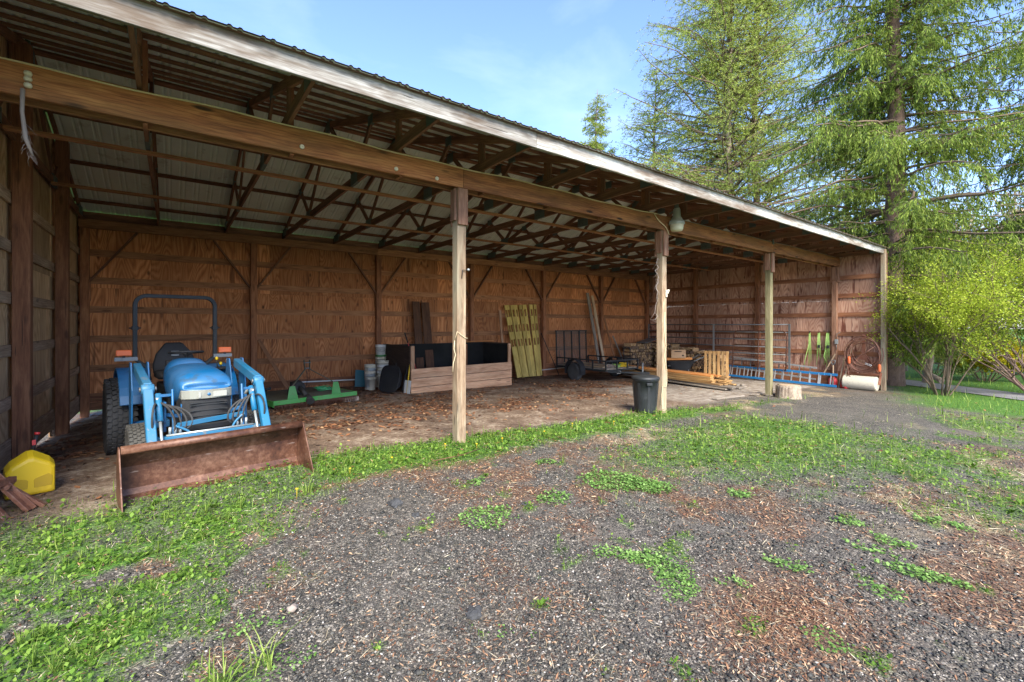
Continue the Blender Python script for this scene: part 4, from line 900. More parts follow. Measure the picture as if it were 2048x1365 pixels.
# slotted fence rails
NS=7; names=['leftmost','second','third','fourth','fifth','sixth','rightmost']
tops=[9.59,9.82,10.00,10.18,10.40,10.68,10.90]; bots=[9.86,10.06,10.22,10.36,10.53,10.70,10.85]; wd=[.24,.22,.12,.17,.19,.17,.15]
for i in range(NS):
    x1,x0=tops[i],bots[i]; w=wd[i]*.9; L=2.68; P0=Vector((x0,12.70-.035*(i%2),-.24)); P1=Vector((x1,13.12-.035*(i%2),2.33+.01*i)); L=(P1-P0).length
    t=thing('slotted_rail','yellow fence rail with slots, %s of the row leaning on the rear wall'%names[i],'fence rail',P0,group='slotted yellow rails leaning on the rear wall')
    d=(P1-P0).normalized(); sx=Vector((1,0,0)); sx=(sx-d*sx.dot(d)).normalized(); n=d.cross(sx)
    mb=MB(); q=random.uniform(0,90); rn=random.random()
    def slab(a0,a1,b0,b1):
        vs=[];gc=[]
        for k in(-.02,.02):
            for l,s_ in((a0,b0),(a1,b0),(a1,b1),(a0,b1)): vs.append(d*l+sx*s_+n*k); gc.append((l+q,s_+q,k))
        mb.add(vs,[(0,1,2,3),(7,6,5,4),(0,4,5,1),(1,5,6,2),(2,6,7,3),(3,7,4,0)],gc,rn)
    cols=2 if w>.2 else 1; hw=w/2; sw_=.085 if w>.13 else .06
    zz=[L-.30,L-.85,L-1.38]; a=0; 
    sl=[(-hw*.5,)]+[(hw*.5,)] if cols==2 else [(0,)]
    edges=sorted([c[0]-sw_/2 for c in sl]+[c[0]+sw_/2 for c in sl]+[-hw,hw])
    cuts=sorted([z_ for zc in zz for z_ in(zc-.13,zc+.13)])
    lv=[0]+cuts+[L]
    for k in range(len(lv)-1):
        if k%2==0: slab(lv[k],lv[k+1],-hw,hw)
        else:
            for j in range(0,len(edges),2): slab(lv[k]+.0004,lv[k+1]-.0004,edges[j],edges[j+1])
    mb.build('rail_board','yellow_wood',t)
lean('thin_post','thin weathered post leaning on the rear wall left of the slotted rails',(9.4,12.95,-.2),(9.30,13.12,2.15),.09,.04,'pink_wood')
lean('tall_board','tall board leaning against the rear wall behind the trailer, left of its pair',(14.15,12.75,-.3),(13.72,13.1,2.95),.14,.04,'grey_wood')
lean('tall_board','tall board leaning against the rear wall behind the trailer, right of its pair',(14.42,12.72,-.3),(14.0,13.1,2.85),.13,.04,'handle_wood')
lean('thin_board','thin board leaning on the rear wall to the right of the tall board pair',(15.15,12.7,-.3),(14.75,13.14,2.05),.09,.025,'girt')
lean('thin_board','short grey strip leaning on the rear wall beside the hand truck',(15.75,12.7,-.3),(15.35,13.14,1.15),.07,.025,'grey_wood')
# ------------------------------------------------------------ utility trailer
tl=thing('utility_trailer','black utility trailer with a raised mesh ramp gate parked at the rear wall','trailer',(12.5,11.5,G1(12.5,11.5)))
def lp_(x,y,z): return (x-12.5,y-11.5,z)
X0,X1,Y0,Y1=11.68,13.38,10.3,12.72; bz_=.42
fr=MB()
for x in(X0,X1): fr.beam(lp_(x,Y0,bz_),lp_(x,Y1,bz_),.05,.06)
for y in(Y0,10.9,11.5,12.1,Y1): fr.beam(lp_(X0,y,bz_),lp_(X1,y,bz_),.05,.05)
fr.beam(lp_(X0+.1,Y0,bz_-.03),lp_(12.53,Y0-1.1,bz_-.03),.06,.06).beam(lp_(X1-.1,Y0,bz_-.03),lp_(12.53,Y0-1.1,bz_-.03),.06,.06)
fr.build('frame','black_metal',tl,.003)
rl=MB(); zt=bz_+.33
for x in(X0,X1): rl.beam(lp_(x,Y0,zt),lp_(x,Y1,zt),.045,.04)
rl.beam(lp_(X0,Y0,zt),lp_(X1,Y0,zt),.045,.04)
for x in(X0,X1):
    for y in(Y0,10.9,11.5,12.1,Y1): rl.beam(lp_(x,y,bz_),lp_(x,y,zt),.04,.04,(0,1,0))
for x in(12.25,12.8): rl.beam(lp_(x,Y0,bz_),lp_(x,Y0,zt),.04,.04,(0,1,0))
rl.build('side_rail','black_metal',tl)
dk=MB()
for i in range(9): dk.beam(lp_(X0+.12+i*.182,Y0+.02,bz_+.045),lp_(X0+.12+i*.182,Y1-.02,bz_+.045),.165,.025)
dk.build('deck_boards','grey_wood',tl)
for x in(X0-.22,X1+.22):
    w=MB(); w.lathe([(.17,-.09),(.26,-.10),(.30,-.085),(.315,-.04),(.315,.04),(.30,.085),(.26,.10),(.17,.09)],lp_(x,11.55,.31),28,'x'); wo=w.build('wheel','rubber',tl)
    MB().lathe([(.001,-.03),(.05,-.04),(.06,-.02),(.17,-.02),(.175,.05)],lp_(x,11.55,.31),20,'x').build('rim','black_metal',wo)
    MB().lathe([(.001,-.07),(.03,-.065),(.035,-.03)],lp_(x,11.55,.31),12,'x').build('hub_cap','galv',wo)
    f=MB(); f.sheet([(.05+.40*math.cos(a),.36+.40*math.sin(a)) for a in[R(200-i*22) for i in range(11)]],x-12.5-.12,x-12.5+.12,.012); f.build('mudguard','black',tl)
gt=MB()
for x in(X0+.04,X0+.45,X0+.85,X0+1.28,X1-.04): gt.beam(lp_(x,Y1+.05,.35),lp_(x,Y1+.10,1.76),.045 if x!=X0+1.28 else .06,.03,(0,1,0))
for z,yy in((.37,.05),(1.75,.10)): gt.beam(lp_(X0,Y1+yy,z),lp_(X1,Y1+yy,z),.04,.04)
go=gt.build('ramp_gate','black_metal',tl)
ms=MB()
for i in range(62):
    for s_ in(-1,1):
        a=X0-.9+i*.055; 
        p0=(a if s_>0 else a+1.0); z0,z1=.38,1.73; x_a,x_b=p0,p0+s_*.9
        # clip to the gate
        t0=0;t1=1;dx=x_b-x_a
        lo,hi=X0+.03,X1-.03
        ta,tb=(lo-x_a)/dx,(hi-x_a)/dx
        if ta>tb: ta,tb=tb,ta
        t0=max(0,ta);t1=min(1,tb)
        if t1<=t0: continue
        A=(x_a+dx*t0,z0+(z1-z0)*t0);B=(x_a+dx*t1,z0+(z1-z0)*t1)
        ms.beam(lp_(A[0],Y1+.08,A[1]),lp_(B[0],Y1+.12,B[1]),.005,.007,(0,1,0))
ms.build('mesh','grey_metal',go)
MB().tube([lp_(12.53,9.45,.05),lp_(12.53,9.45,.72)],.03,10).lathe([(.001,.0),(.06,.0),(.06,.02)],lp_(12.53,9.45,.03),12).build('jack','grey_metal',tl)
MB().box(*[v for v in(-.25,-.06,-1.22,-1.19,.30,.38)]).build('tail_lamp','white',tl); MB().box(X0-12.52,X0-12.50,-.3,-.2,.38,.44).build('reflector','orange',tl)
lean('trailer_board','pale board lying across the trailer deck, nearest the left rail',(11.8,10.5,G1(12,11)+.51),(11.85,12.5,G1(12,11)+.53),.11,.04,'handle_wood',up=(0,0,1))
lean('trailer_board','pale board lying across the trailer deck beside the left rail, stacked highest',(11.82,10.4,G1(12,11)+.57),(12.0,12.4,G1(12,11)+.6),.10,.04,'handle_wood',up=(0,0,1))
def tangle(name,label,cat,c,r,n,mat,rad=.009,h=.08,seed=1):
    rs=random.Random(seed); mb=MB(); P=[]
    for i in range(n):
        a=i*.75+rs.uniform(-.3,.3); q=r*rs.uniform(.35,1)
        P.append((q*math.cos(a)*1.3,q*math.sin(a),rs.uniform(.01,h)))
    mb.tube(P,rad,6); o=mb.build(name,mat); o.location=c; return tag(o,label,cat)
tz=G1(12.5,11.5)+.47
tangle('tie_down_strap','yellow tie down strap heaped at the front right of the trailer deck','strap',(13.0,10.65,tz),.20,60,'yellow',.018,.14,2)
tangle('tangled_rope','purple and grey rope tangled at the front of the trailer deck','rope',(12.25,10.6,tz),.22,70,'fibre',.010,.12,3)
tangle('green_rope','lime rope tangled in the middle of the trailer deck','rope',(12.6,10.65,tz),.18,60,'lime',.010,.13,4)
# ------------------------------------------------------------ hand truck, firewood
ht=thing('hand_truck','black tubular hand truck standing at the left end of the firewood','hand truck',(14.95,12.05,G1(15,12)))
sqtube_=MB().tube([(-.2,0,.02),(-.2,0,1.02)]+[(-.2+.2*(1-math.cos(a)),0,1.02+.12*math.sin(a)) for a in[R(18*i) for i in range(1,10)]]+[(.2,0,1.02),(.2,0,.02)],.017,8)
sqtube_.build('frame','black_metal',ht)
for z in(.25,.5,.75): MB().tube([(-.2,0,z),(.2,0,z)],.013,6).build('cross_bar','black_metal',ht)
MB().box(-.2,.2,-.25,.0,.0,.015).build('toe_plate','black_metal',ht)
for s_ in(-1,1): MB().lathe([(.001,-.03),(.1,-.03),(.11,0),(.1,.03),(.001,.03)],(s_*.24,.08,.11),16,'x').build('wheel','rubber',ht)
def logmesh(k):
    rs=random.Random(k); mb=MB(); n=rs.choice([3,4,4,5,7,8]); r=.078
    ang=sorted([rs.uniform(0,6.28) for _ in range(n)]) if n<5 else [6.28*i/n for i in range(n)]
    if n<5: ang=[6.28*i/n+rs.uniform(-.35,.35) for i in range(n)]
    poly=[(r*rs.uniform(.8,1.12)*math.cos(a),r*rs.uniform(.8,1.12)*math.sin(a)) for a in ang]
    vs=[];gc=[];q=rs.uniform(0,50)
    for y in(-.2,.2):
        for a,b_ in poly: vs.append((a,y,b_)); gc.append((a*6+q,b_*1.5+q,y))
    mb.add(vs,[tuple(range(n)),tuple(reversed(range(n,2*n)))]+[(i,i+n,(i+1)%n+n,(i+1)%n) for i in range(n)],gc,rs.random()); return mb
LM=[logmesh(k).mesh('log','log_end' if k%3 else 'log_dark') for k in range(15)]
def stack(x0,y0,dx,dy,nx,nz,hfun,label,grp,rz):
    c=0
    for j in range(nz):
        for i in range(nx):
            t=(i+(.5 if j%2 else 0))/nx
            if j*.125>hfun(t)-.05: continue
            x=x0+dx*t+random.uniform(-.015,.015);y=y0+dy*t+random.uniform(-.015,.015)
            o=bpy.data.objects.new('firewood_log',random.choice(LM)); COL.objects.link(o)
            s_=random.uniform(.85,1.15); o.scale=(s_,random.uniform(.9,1.1),s_); o.location=(x,y,G1(x,y)+.09+j*.125+random.uniform(-.012,.012))
            o.rotation_euler=(random.uniform(-.05,.05),random.choice([0,1.3,2.6,4.1])+random.uniform(-.3,.3),rz+random.uniform(-.08,.08)); tag(o,label,'firewood',grp)
stack(15.45,12.45,1.95,.1,12,10,lambda t:1.36-.10*abs(math.sin(9*t)),'split firewood log in the stack along the rear wall','split logs stacked along the rear wall',0)
stack(17.1,12.1,.0,-3.1,19,10,lambda t:1.36-.42*t-.07*abs(math.sin(11*t+1)),'split firewood log in the stack along the right end wall','split logs stacked along the right end wall',R(90))
tag(MB().beam((16.2,12.25,.86),(17.6,12.6,1.02),.5,.03,(0,0,1)).build('metal_sheet','grey_metal'),'dark metal sheet lying on top of the firewood in the corner','sheet')
# cart with box
ct=thing('garden_cart','black tub garden cart with angled handles standing in front of the firewood','cart',(15.35,9.95,G1(15.3,10)),(0,0,R(-35)))
mb=MB(); f=lambda w,l,z,n=20:[(l/2*abs(math.cos(a))**.5*(1 if math.cos(a)>0 else -1),w/2*abs(math.sin(a))**.5*(1 if math.sin(a)>0 else -1),z) for a in[2*math.pi*i/n for i in range(n)]]
mb.loft([f(.5,.7,.30),f(.74,1.15,.66),f(.80,1.2,.67),f(.80,1.2,.69),f(.72,1.1,.68)],smooth=False); mb.build('tub','black',ct)
MB().tube([(-.5,-.25,.5),(.2,-.28,.55),(1.0,-.28,.90)],.02,8).tube([(-.5,.25,.5),(.2,.28,.55),(1.0,.28,.90)],.02,8).build('handle','grey_metal',ct)
MB().lathe([(.001,-.05),(.17,-.05),(.19,0),(.17,.05),(.001,.05)],(-.5,0,.19),20,'y').build('wheel','rubber',ct); MB().tube([(.3,-.25,.0),(.3,-.22,.5)],.016,8).tube([(.3,.25,.0),(.3,.22,.5)],.016,8).build('leg','grey_metal',ct)
bx=thing('cardboard_box','brown cardboard box resting on the black cart','box',(15.25,9.95,G1(15.3,10)+.80),(0,0,R(-38)))
MB().box(-.27,.27,-.2,.2,0,.30).build('carton','cardboard',bx,.004); MB().box(-.15,.12,-.2025,-.2015,.22,.26).box(.13,.2,-.2025,-.2015,.06,.12).build('print','ply_dark',bx)
tag(MB().beam((-.4,0,.05),(.55,0,.07),.35,.09).build('orange_board','orange_wood',None,.004),'orange board under the cardboard box on the cart','board'); o=bpy.data.objects['orange_board']; o.location=(15.25,9.98,G1(15.3,10)+.70); o.rotation_euler=(0,0,R(-38))
# pallet crate standing
cr=thing('slatted_crate','pale slatted wooden crate panel standing in front of the firewood','crate',(15.9,8.75,G1(15.7,8.8)),(R(-14),0,R(-62)))
mb=MB()
for i in range(6): mb.beam((-.36+i*.145,0,.03),(-.36+i*.145,0,1.1),.095,.02,(0,1,0))
mb.build('slat','lumber',cr)
mb=MB()
for z in(.1,1.05): mb.beam((-.42,.04,z),(.42,.04,z),.05,.09)
mb.build('rail','lumber',cr)
# lumber pile
rs=random.Random(5)
k=0
for L_,n,z in((0,6,.05),(1,6,.10),(2,5,.15),(3,5,.20),(3,4,.245),(4,4,.29),(4,4,.335),(5,3,.38)):
    for i in range(n):
        a=R(rs.uniform(-3,3)+12-2*L_); x=13.1+i*.24+L_*.05; y1=6.75+.12*L_+rs.uniform(-.25,.25)+(x-13.1)*.28; Ln=rs.uniform(3.6,4.4)
        P0=(x,y1,G1(x,y1)+z);P1=(x+.30+math.sin(a)*Ln*.3,y1+Ln,G1(x,y1)+z+.02)
        dark=L_<2
        o=MB().beam(P0,P1,rs.uniform(.13,.2),.036).build('lumber_board','grey_wood' if dark else ('orange_wood' if L_==5 else 'lumber'),None,.003)
        tag(o,['weathered dark board at the bottom of the lumber pile','long yellow board in the middle of the lumber pile','orange brown board on top of the lumber pile'][0 if dark else(2 if L_==5 else 1)],'board',['dark boards at the bottom of the lumber pile','yellow boards in the lumber pile','orange boards topping the lumber pile'][0 if dark else(2 if L_==5 else 1)])
for i,(x0,y0,x1,y1) in enumerate(((12.6,5.9,15.2,6.35),(12.9,5.62,14.0,5.75),(10.9,6.05,12.2,6.0))):
    tag(MB().beam((x0,y0,G1(x0,y0)+.03),(x1,y1,G1(x1,y1)+.03),.16,.03).build('loose_board','grey_wood',None,.003),['long grey board lying flat on the slab before the lumber pile','short grey board lying flat near the stump','short grey board lying flat left of the brown stained post'][i],'board')
# ladders
def ladder(name,label,P0,P1,Hz,mat,rung,n,loc,tilt=.1,w=.03,hh=.075,sections=2):
    t=thing(name,label,'ladder',loc); P0=Vector(P0)-Vector(loc);P1=Vector(P1)-Vector(loc); up=Vector((tilt,0,Hz))
    for s_ in range(sections):
        off=Vector((-.05*s_,0,0))+(P1-P0).normalized()*(.35*s_)
        a=P0+off;b_=P1+off*(1 if s_==0 else .2)
        for k in(0,1): MB().beam(a+up*k,b_+up*k,w,hh).build('rail',mat,t,.003)
        for i in range(n):
            p=a+(b_-a)*((i+.6)/n); MB().beam(p,p+up,.03,.028,(0,1,0)).build('rung',rung,t)
    return t
zl=G1(17,7)
ladder('extension_ladder','blue extension ladder with silver rungs lying on its side along the right end wall',(17.22,5.42,zl+.06),(17.25,9.0,zl+.10),.36,'ladder_blue','alu',12,(17.2,7.2,zl))
ladder('aluminium_ladder','plain aluminium ladder lying behind the blue ladder on the right end wall',(17.50,6.1,zl+.20),(17.5,9.1,zl+.42),.38,'alu','grey_metal',9,(17.5,7.6,zl),.08,.025,.06,1)
# gates
gg=thing('tube_gate','long grey tubular livestock gate standing against the right end wall','gate',(17.45,9.8,G1(17.4,9.8)))
q=MB(); 
for z in(.50,.76,1.02,1.28,1.55,1.82,2.10): q.tube([(0,-2.9,z+.10-.10),(0,3.0,z)],.021,8)
q.build('rail','grey_metal',gg)
for y in(-2.9,-.1,3.0): MB().beam((-.03,y,.45),(-.03,y,2.12),.03,.06,(0,1,0)).build('stile','galv' if y==-.1 else 'grey_metal',gg)
bg=thing('bow_gate','rusty brown bow topped tube gate leaning in front of the grey gate','gate',(17.22,7.9,G1(17.2,7.9)),(0,R(4),0))
q=MB().tube([(0,.95,.45),(0,.95,1.62)]+[(0,.80+.15*math.cos(a),1.62+.22*math.sin(a)) for a in[R(15*i) for i in range(1,7)]]+[(0,-.80-.15*math.sin(a),1.62+.22*math.cos(a)) for a in[R(15*i) for i in range(0,7)]]+[(0,-.95,.45)],.021,8); q.build('frame','rust_dark',bg)
q=MB()
for z in(.5,.68,.88,1.08,1.30,1.55): q.tube([(0,-.95,z),(0,.95,z+.02)],.014,6)
q.build('rail','rust_dark',bg); MB().tube([(-.01,.0,.4),(-.01,0,1.86)],.02,8).build('stile','rust_dark',bg)
# straps
for i,(y,ln,w,bl) in enumerate(((6.39,1.22,.10,1),(6.10,1.12,.12,0),(5.83,1.18,.16,0))):
    t=thing('webbing_strap',['lime green strap hanging from a black hook, leftmost of the three','lime green strap with a ratchet, middle one of the three on the wall','lime green strap bunched thick, rightmost of the three'][i],'strap',(17.80,y,1.36),group='lime green straps hung on the right end wall')
    q=MB()
    for k in range(3+i):
        dx=(k-1)*.028; q.tube([(-.02-.01*k,dx*.5,0),(-.03,dx,-.4),(-.03,dx*1.4+random.uniform(-.02,.02),-ln*random.uniform(.75,1))],[.006,.012,.008],4)
    if i==0: q.tube([(-.03,0,-.3),(-.05,.14,-.95),(-.05,.19,-1.3)],[.006,.013,.007],4)
    if i==2: q.tube([(-.03,.05,-.45),(-.05,.13,-.8),(-.05,.02,-1.05)],[.006,.013,.007],4)
    q.build('webbing','lime',t); MB().tube([(.0,0,.04),(-.05,0,.03),(-.05,0,-.02)],.008 if i else .015,6).build('hook','black',t)
    if i: MB().box(-.07,-.03,-.035,.035,-.52,-.42).build('ratchet','black_metal',t,.003)
t=tool('hanging_cord','black cord with a tan clasp hanging beside the right post','cord',(17.80,5.66,.28),(17.80,5.58,1.36),.012,'black'); MB().tube([(-.005,-.035,.62),(-.005,-.05,.78)],.02,8).build('clasp','cord',t)
lean('stick','pale wooden handle leaning beside the inner right post',(17.45,5.88,-.05),(17.70,5.60,.66),.035,.035,'handle_wood','handle')
sv=thing('spade','short spade with a white D grip leaning behind the ladder end','spade',(17.35,5.55,-.28))
MB().tube([(0,0,.0),(.05,.02,.58)],.017,8).build('shaft','handle_wood',sv); MB().tube([(.05,.02,.58),(.05,-.03,.66),(.05,-.04,.73),(.05,.02,.75),(.05,.08,.73),(.05,.07,.66),(.05,.02,.58)],.013,8).build('grip','grey_metal',sv); MB().beam((0,0,-.12),(0,0,.08),.16,.02,(0,1,0)).build('blade','grey_metal',sv)
for i,(y0,y1) in enumerate(((5.42,5.30),(5.30,5.16))): lean('pole',['left of two long wooden handles leaning right of the post','right of two long wooden handles leaning right of the post'][i],(17.40,y0,-.42),(17.74,y1,.92),.035,.035,'handle_wood','handle')
# fuel cans
for i,(x,y,s_,lb) in enumerate(((17.52,5.62,1.15,'dark red fuel can at the end of the blue ladder'),(17.35,5.22,.9,'bright red fuel can with a yellow cap beside the concrete roller'))):
    t=thing('petrol_can',lb,'fuel can',(x,y,G1(x,y)),(0,0,R(20+30*i))); q=MB()
    q.loft([[(a*.145*s_*k,b_*.11*s_*k,z*s_) for a,b_ in((-1,-.7),(-.7,-1),(.7,-1),(1,-.7),(1,.7),(.7,1),(-.7,1),(-1,.7))] for k,z in((.93,0),(1,.03),(1,.17),(.85,.24),(.35,.285))],smooth=False); q.build('can_body','red',t,.01)
    MB().tube([(.0,0,.28*s_),(.0,0,.33*s_)],.026,10).build('cap',['black','yellow'][i],t); MB().tube(bez((-.09*s_,0,.24*s_),(-.06,0,.36*s_),(.0,0,.36*s_),(.05,0,.29*s_),6),.012,6).build('handle',['red','black'][i],t)
    if i: MB().box(-.05,.04,-.102,-.099,.06,.13).box(-.075,-.066,-.103,-.099,.03,.19).build('label','white',t)
# concrete roller with its frame, cable coil and floats
ro=thing('lawn_roller','pale concrete lawn roller with a rusty frame upright against the right end wall','roller',(17.38,4.83,G1(17.4,4.8)))
q=MB(); q.lathe([(.001,-.44),(.19,-.44),(.215,-.425),(.22,-.40),(.22,.40),(.215,.425),(.19,.44),(.001,.44)],(0,0,.22),36,'y',jit=.004); q.build('drum','off_white',ro)
fm=MB(); 
for y in(-.48,.48): fm.beam((0,y,.2),(.18,y,.56),.02,.055,(0,1,0))
fm.beam((.16,-.49,.50),(.16,.49,.50),.04,.06)
fm.build('frame','rust_pale',ro)
yk=MB(); yk.beam((.20,.40,.55),(.30,.03,1.12),.03,.05).beam((.20,-.40,.55),(.30,-.03,1.12),.03,.05).beam((.30,.0,1.08),(.33,.0,1.74),.03,.085,(0,1,0)).prism([(-.17,.93),(.17,.93),(.0,1.12)],.26,.29,'x'); yk.build('drawbar','rust_pale',ro,.003)
cc=thing('cable_coil','coil of rusty steel cable hung over the roller drawbar','cable',(17.50,4.75,.72)); q=MB()
for k in range(7):
    cy_,cz=random.uniform(-.05,.05),random.uniform(-.12,.06); r1=random.uniform(.34,.47);r2=r1*random.uniform(.98,1.25)
    q.tube([(-.02+.03*math.sin(a*2+k)-.012*k,cy_+r1*math.cos(a),cz+r2*math.sin(a)) for a in[2*math.pi*i/32 for i in range(32)]],.018,6,closed=True)
q.tube(bez((-.1,.42,.1),(-.1,.56,-.2),(-.12,.45,-.5),(-.15,.1,-.62),14),.013,6).tube(bez((-.15,.1,-.62),(-.15,-.3,-.7),(-.1,-.6,-.2),(-.08,-.46,.2),14),.013,6)
q.tube(bez((-.1,.3,.3),(-.1,.52,.0),(-.16,.40,-.4),(-.22,.36,-.70),10),.013,6)
lo=[(-.24,.36-.075*math.sin(a)*(1-.0),-.86+.17*math.cos(a)) for a in[2*math.pi*i/16 for i in range(17)]]; q.tube(lo,.013,6)
q.tube([(-.1,.42,-.15),(-.12,.0,-.02),(-.1,-.30,.26)],.014,6); q.build('cable','rust',cc)
for y,z in((.36,-.22),(-.42,-.42)):
    t=tag(MB().lathe([(.001,-.12),(.03,-.115),(.042,-.07),(.042,.07),(.03,.115),(.001,.12)],(0,0,0),12).build('float','orange'),'orange float hanging %s the cable coil'%('at the left of' if y>0 else 'at the right of'),'float'); t.location=(17.32,4.75+y,.72+z)
ch=MB(); 
for i in range(5): ch.tube([(.0+.018*math.cos(a)*(i%2),-.03*i+.02*math.cos(a),-.012*i+.028*math.sin(a)) for a in[2*math.pi*j/10 for j in range(10)]],.006,5,closed=True)
o=ch.build('chain_hook','alu'); o.location=(17.28,4.66,.42); tag(o,'shiny chain link and snap hook hanging in front of the roller frame','chain')
eb=thing('outlet_box','small grey outlet box on the inner right post','electrical box',(17.70,5.57,1.06)); MB().box(-.03,.02,-.045,.045,-.07,.09).build('box','galv',eb,.004); MB().tube([(0,0,.09),(0,.0,.27),(.02,-.1,.32)],.008,6).tube([(0,0,-.07),(0,0,-.26)],.010,6).build('conduit','grey_metal',eb)
eb=thing('switch_box','white switch box fixed on the gate rail beside the green stained post','electrical box',(17.30,7.50,1.53)); MB().box(-.03,.02,-.05,.05,-.08,.08).build('box','white',eb,.004)
# stump
s_=thing('tree_stump','short cut tree stump standing beside the green stained post','stump',(13.13,5.22,G1(13.1,5.2)))
q=MB(); q.lathe([(.32,-.08),(.305,.02),(.285,.12),(.282,.30),(.27,.335)],(0,0,0),64,jit=.03)
me=q.v; 
for i,(a,b_,c) in enumerate(me):
    an=math.atan2(b_,a); rr=1+.028*math.sin(an*23+math.sin(c*9))+.02*math.sin(an*41+c*12); me[i]=(a*rr,b_*rr,c)
q.build('bark','stump_bark',s_)
q=MB(); q.lathe([(.001,.345),(.20,.346),(.262,.338)],(0,0,0),40); q.g=[(math.hypot(v[0],v[1])*9,math.atan2(v[1],v[0])*.3,v[2]) for v in q.v]; q.build('cut_face','handle_wood',s_)
# trash can
tc=thing('trash_can','dark grey plastic trash can with a dusty lid beside the second post','trash can',(7.84,5.84,G1(7.8,5.8)),(0,0,R(-38)))
q=MB(); q.lathe([(.001,.0),(.205,.0),(.215,.02),(.245,.40),(.262,.66),(.275,.665),(.275,.70),(.262,.70)],(0,0,0),40); q.build('can_body','bin_grey',tc)
q=MB()
for a in range(0,360,45): 
    c_,s__=math.cos(R(a)),math.sin(R(a)); q.beam((.212*c_,.212*s__,.03),(.262*c_,.262*s__,.62),.05,.014,(c_,s__,0))
q.build('rib','bin_grey',tc)
q=MB(); q.lathe([(.283,.69),(.286,.705),(.28,.735),(.24,.755),(.12,.775),(.001,.78)],(0,0,0),40,jit=.006); q.build('lid','bin_grey',tc)
for s_ in(-1,1): MB().box(-.06,.06,min(s_*.26,s_*.32),max(s_*.26,s_*.32),.58,.64).build('handle','bin_grey',tc,.012)
MB().beam((-.06,-.272,.60),(.06,-.272,.60),.02,.035).build('latch','bin_grey',tc,.004)
# lamp
lm=thing('yard_lamp','grey and amber barn yard lamp hanging under the girder by the second post','lamp',(8.25,5.38,3.80))
MB().lathe([(.001,.30),(.035,.30),(.038,.24),(.055,.235),(.055,.22),(.03,.21)],(0,0,0),20).build('photocell','grey_metal',lm)
MB().lathe([(.05,.22),(.07,.20),(.078,.05),(.10,.02),(.115,-.02),(.13,-.035)],(0,0,0),28).build('housing','galv',lm)
q=MB(); q.lathe([(.13,-.03),(.145,-.06),(.15,-.10),(.135,-.115)],(0,0,0),28)
for a in range(0,360,12): q.beam((.135*math.cos(R(a)),.135*math.sin(R(a)),-.035),(.153*math.cos(R(a)),.153*math.sin(R(a)),-.105),.006,.01,(math.cos(R(a)),math.sin(R(a)),0))
q.build('reflector_ring','galv',lm); MB().lathe([(.135,-.112),(.125,-.20),(.105,-.24),(.001,-.245)],(0,0,0),28).build('lens','lime_glass',lm); MB().tube([(0,0,.18),(0,.12,.16),(0,.17,.14)],.018,8).build('bracket_arm','grey_metal',lm)
# cable along girder
cb=MB(); P=[];x=-1.5
while x<8.0: P.append((x,YF-.122,3.862+.012*math.sin(x*1.7)+.008*math.sin(x*5))); x+=.2
P+=bez((7.7,YF-.122,3.86),(7.9,YF-.16,3.60),(8.0,YF-.15,3.75),(8.18,YF-.14,3.50),8)
cb.tube(P,.0085,6); tag(cb.build('power_cable','cord'),'tan power cable stapled along the top of the front girder','cable')
cb=MB().tube([(8.3+.4*i,YF-.118,3.868+.006*math.sin(i)) for i in range(24)],.006,5); tag(cb.build('thin_cable','grey_metal'),'thin dark cable along the girder right of the lamp','cable')
# insulator + frayed rope on girder
t=thing('insulator','white porcelain insulator screwed to the left end of the girder','insulator',(-.98,YF-.125,3.70)); q=MB()
for z in(-.03,.025,.07): q.lathe([(.001,-.02),(.022,-.018),(.028,0),(.022,.018),(.001,.02)],(0,-.01,z),14)
q.build('knob','off_white',t)
q=MB().tube([(0,0,0),(.0,-.02,-.2),(.02,-.01,-.42),(.06,0,-.55)],[.016,.014,.016,.008],8)
for i in range(26):
    a=random.uniform(0,6.3); z=-.28-.011*i; q.tube([(.02+.02*(i/26),0,z),(.03+.03*math.cos(a),.03*math.sin(a),z-.04),(.04+.05*math.cos(a),.05*math.sin(a),z-.08)],.0012,3)
o=q.build('frayed_rope','fibre'); o.location=(-1.01,YF-.14,3.63); tag(o,'frayed brown rope end hanging from the left end of the girder','rope')
for i,(x,z) in enumerate(((1.17,3.66),(2.29,3.64),(2.87,3.63))):
    t=tag(MB().lathe([(.001,-.01),(.022,-.008),(.026,0),(.026,.01),(.01,.012)],(0,0,0),14,'y').build('round_insulator','off_white'),['left','middle','right'][i]+' one of three small round insulators on the girder face','insulator'); t.location=(x,YF-.13,z)
tag(MB().box(12.90,12.98,YF-.135,YF-.117,3.80,3.93).build('metal_bracket','plate',None,.003),'green grey steel bracket on the girder above the green stained post','bracket')
# post hardware
t=thing('post_hook','black hook with a white knob on the first post','hook',(3.29,YF-.073,2.42)); MB().tube([(0.0,0,-.12),(.0,-.02,.0),(.08,-.03,.0)],.007,6).build('hook','black',t); MB().lathe([(.001,-.02),(.02,-.01),(.02,.01),(.001,.02)],(.09,-.03,.01),10).build('knob','galv',t)
def rope(name,label,P,r,mat,cat='rope'): return tag(MB().tube(P,r,6).build(name,mat),label,cat)
px_=PX[0]; rope('twine','pale twine looped round the first post and hanging at its left',[(px_-.11,YF-.06,1.42),(px_-.085,YF-.095,1.55),(px_-.02,YF-.09,1.50),(px_+.05,YF-.085,1.455),(px_+.085,YF-.09,1.45),(px_+.09,YF+.05,1.44)],.005,'cord')
rope('twine','frayed twine tail dangling beside the first post',[(px_-.11,YF-.06,1.42),(px_-.12,YF-.06,1.3),(px_-.10,YF-.07,1.22),(px_-.13,YF-.06,1.1),(px_-.14,YF-.06,.98)],.006,'cord')
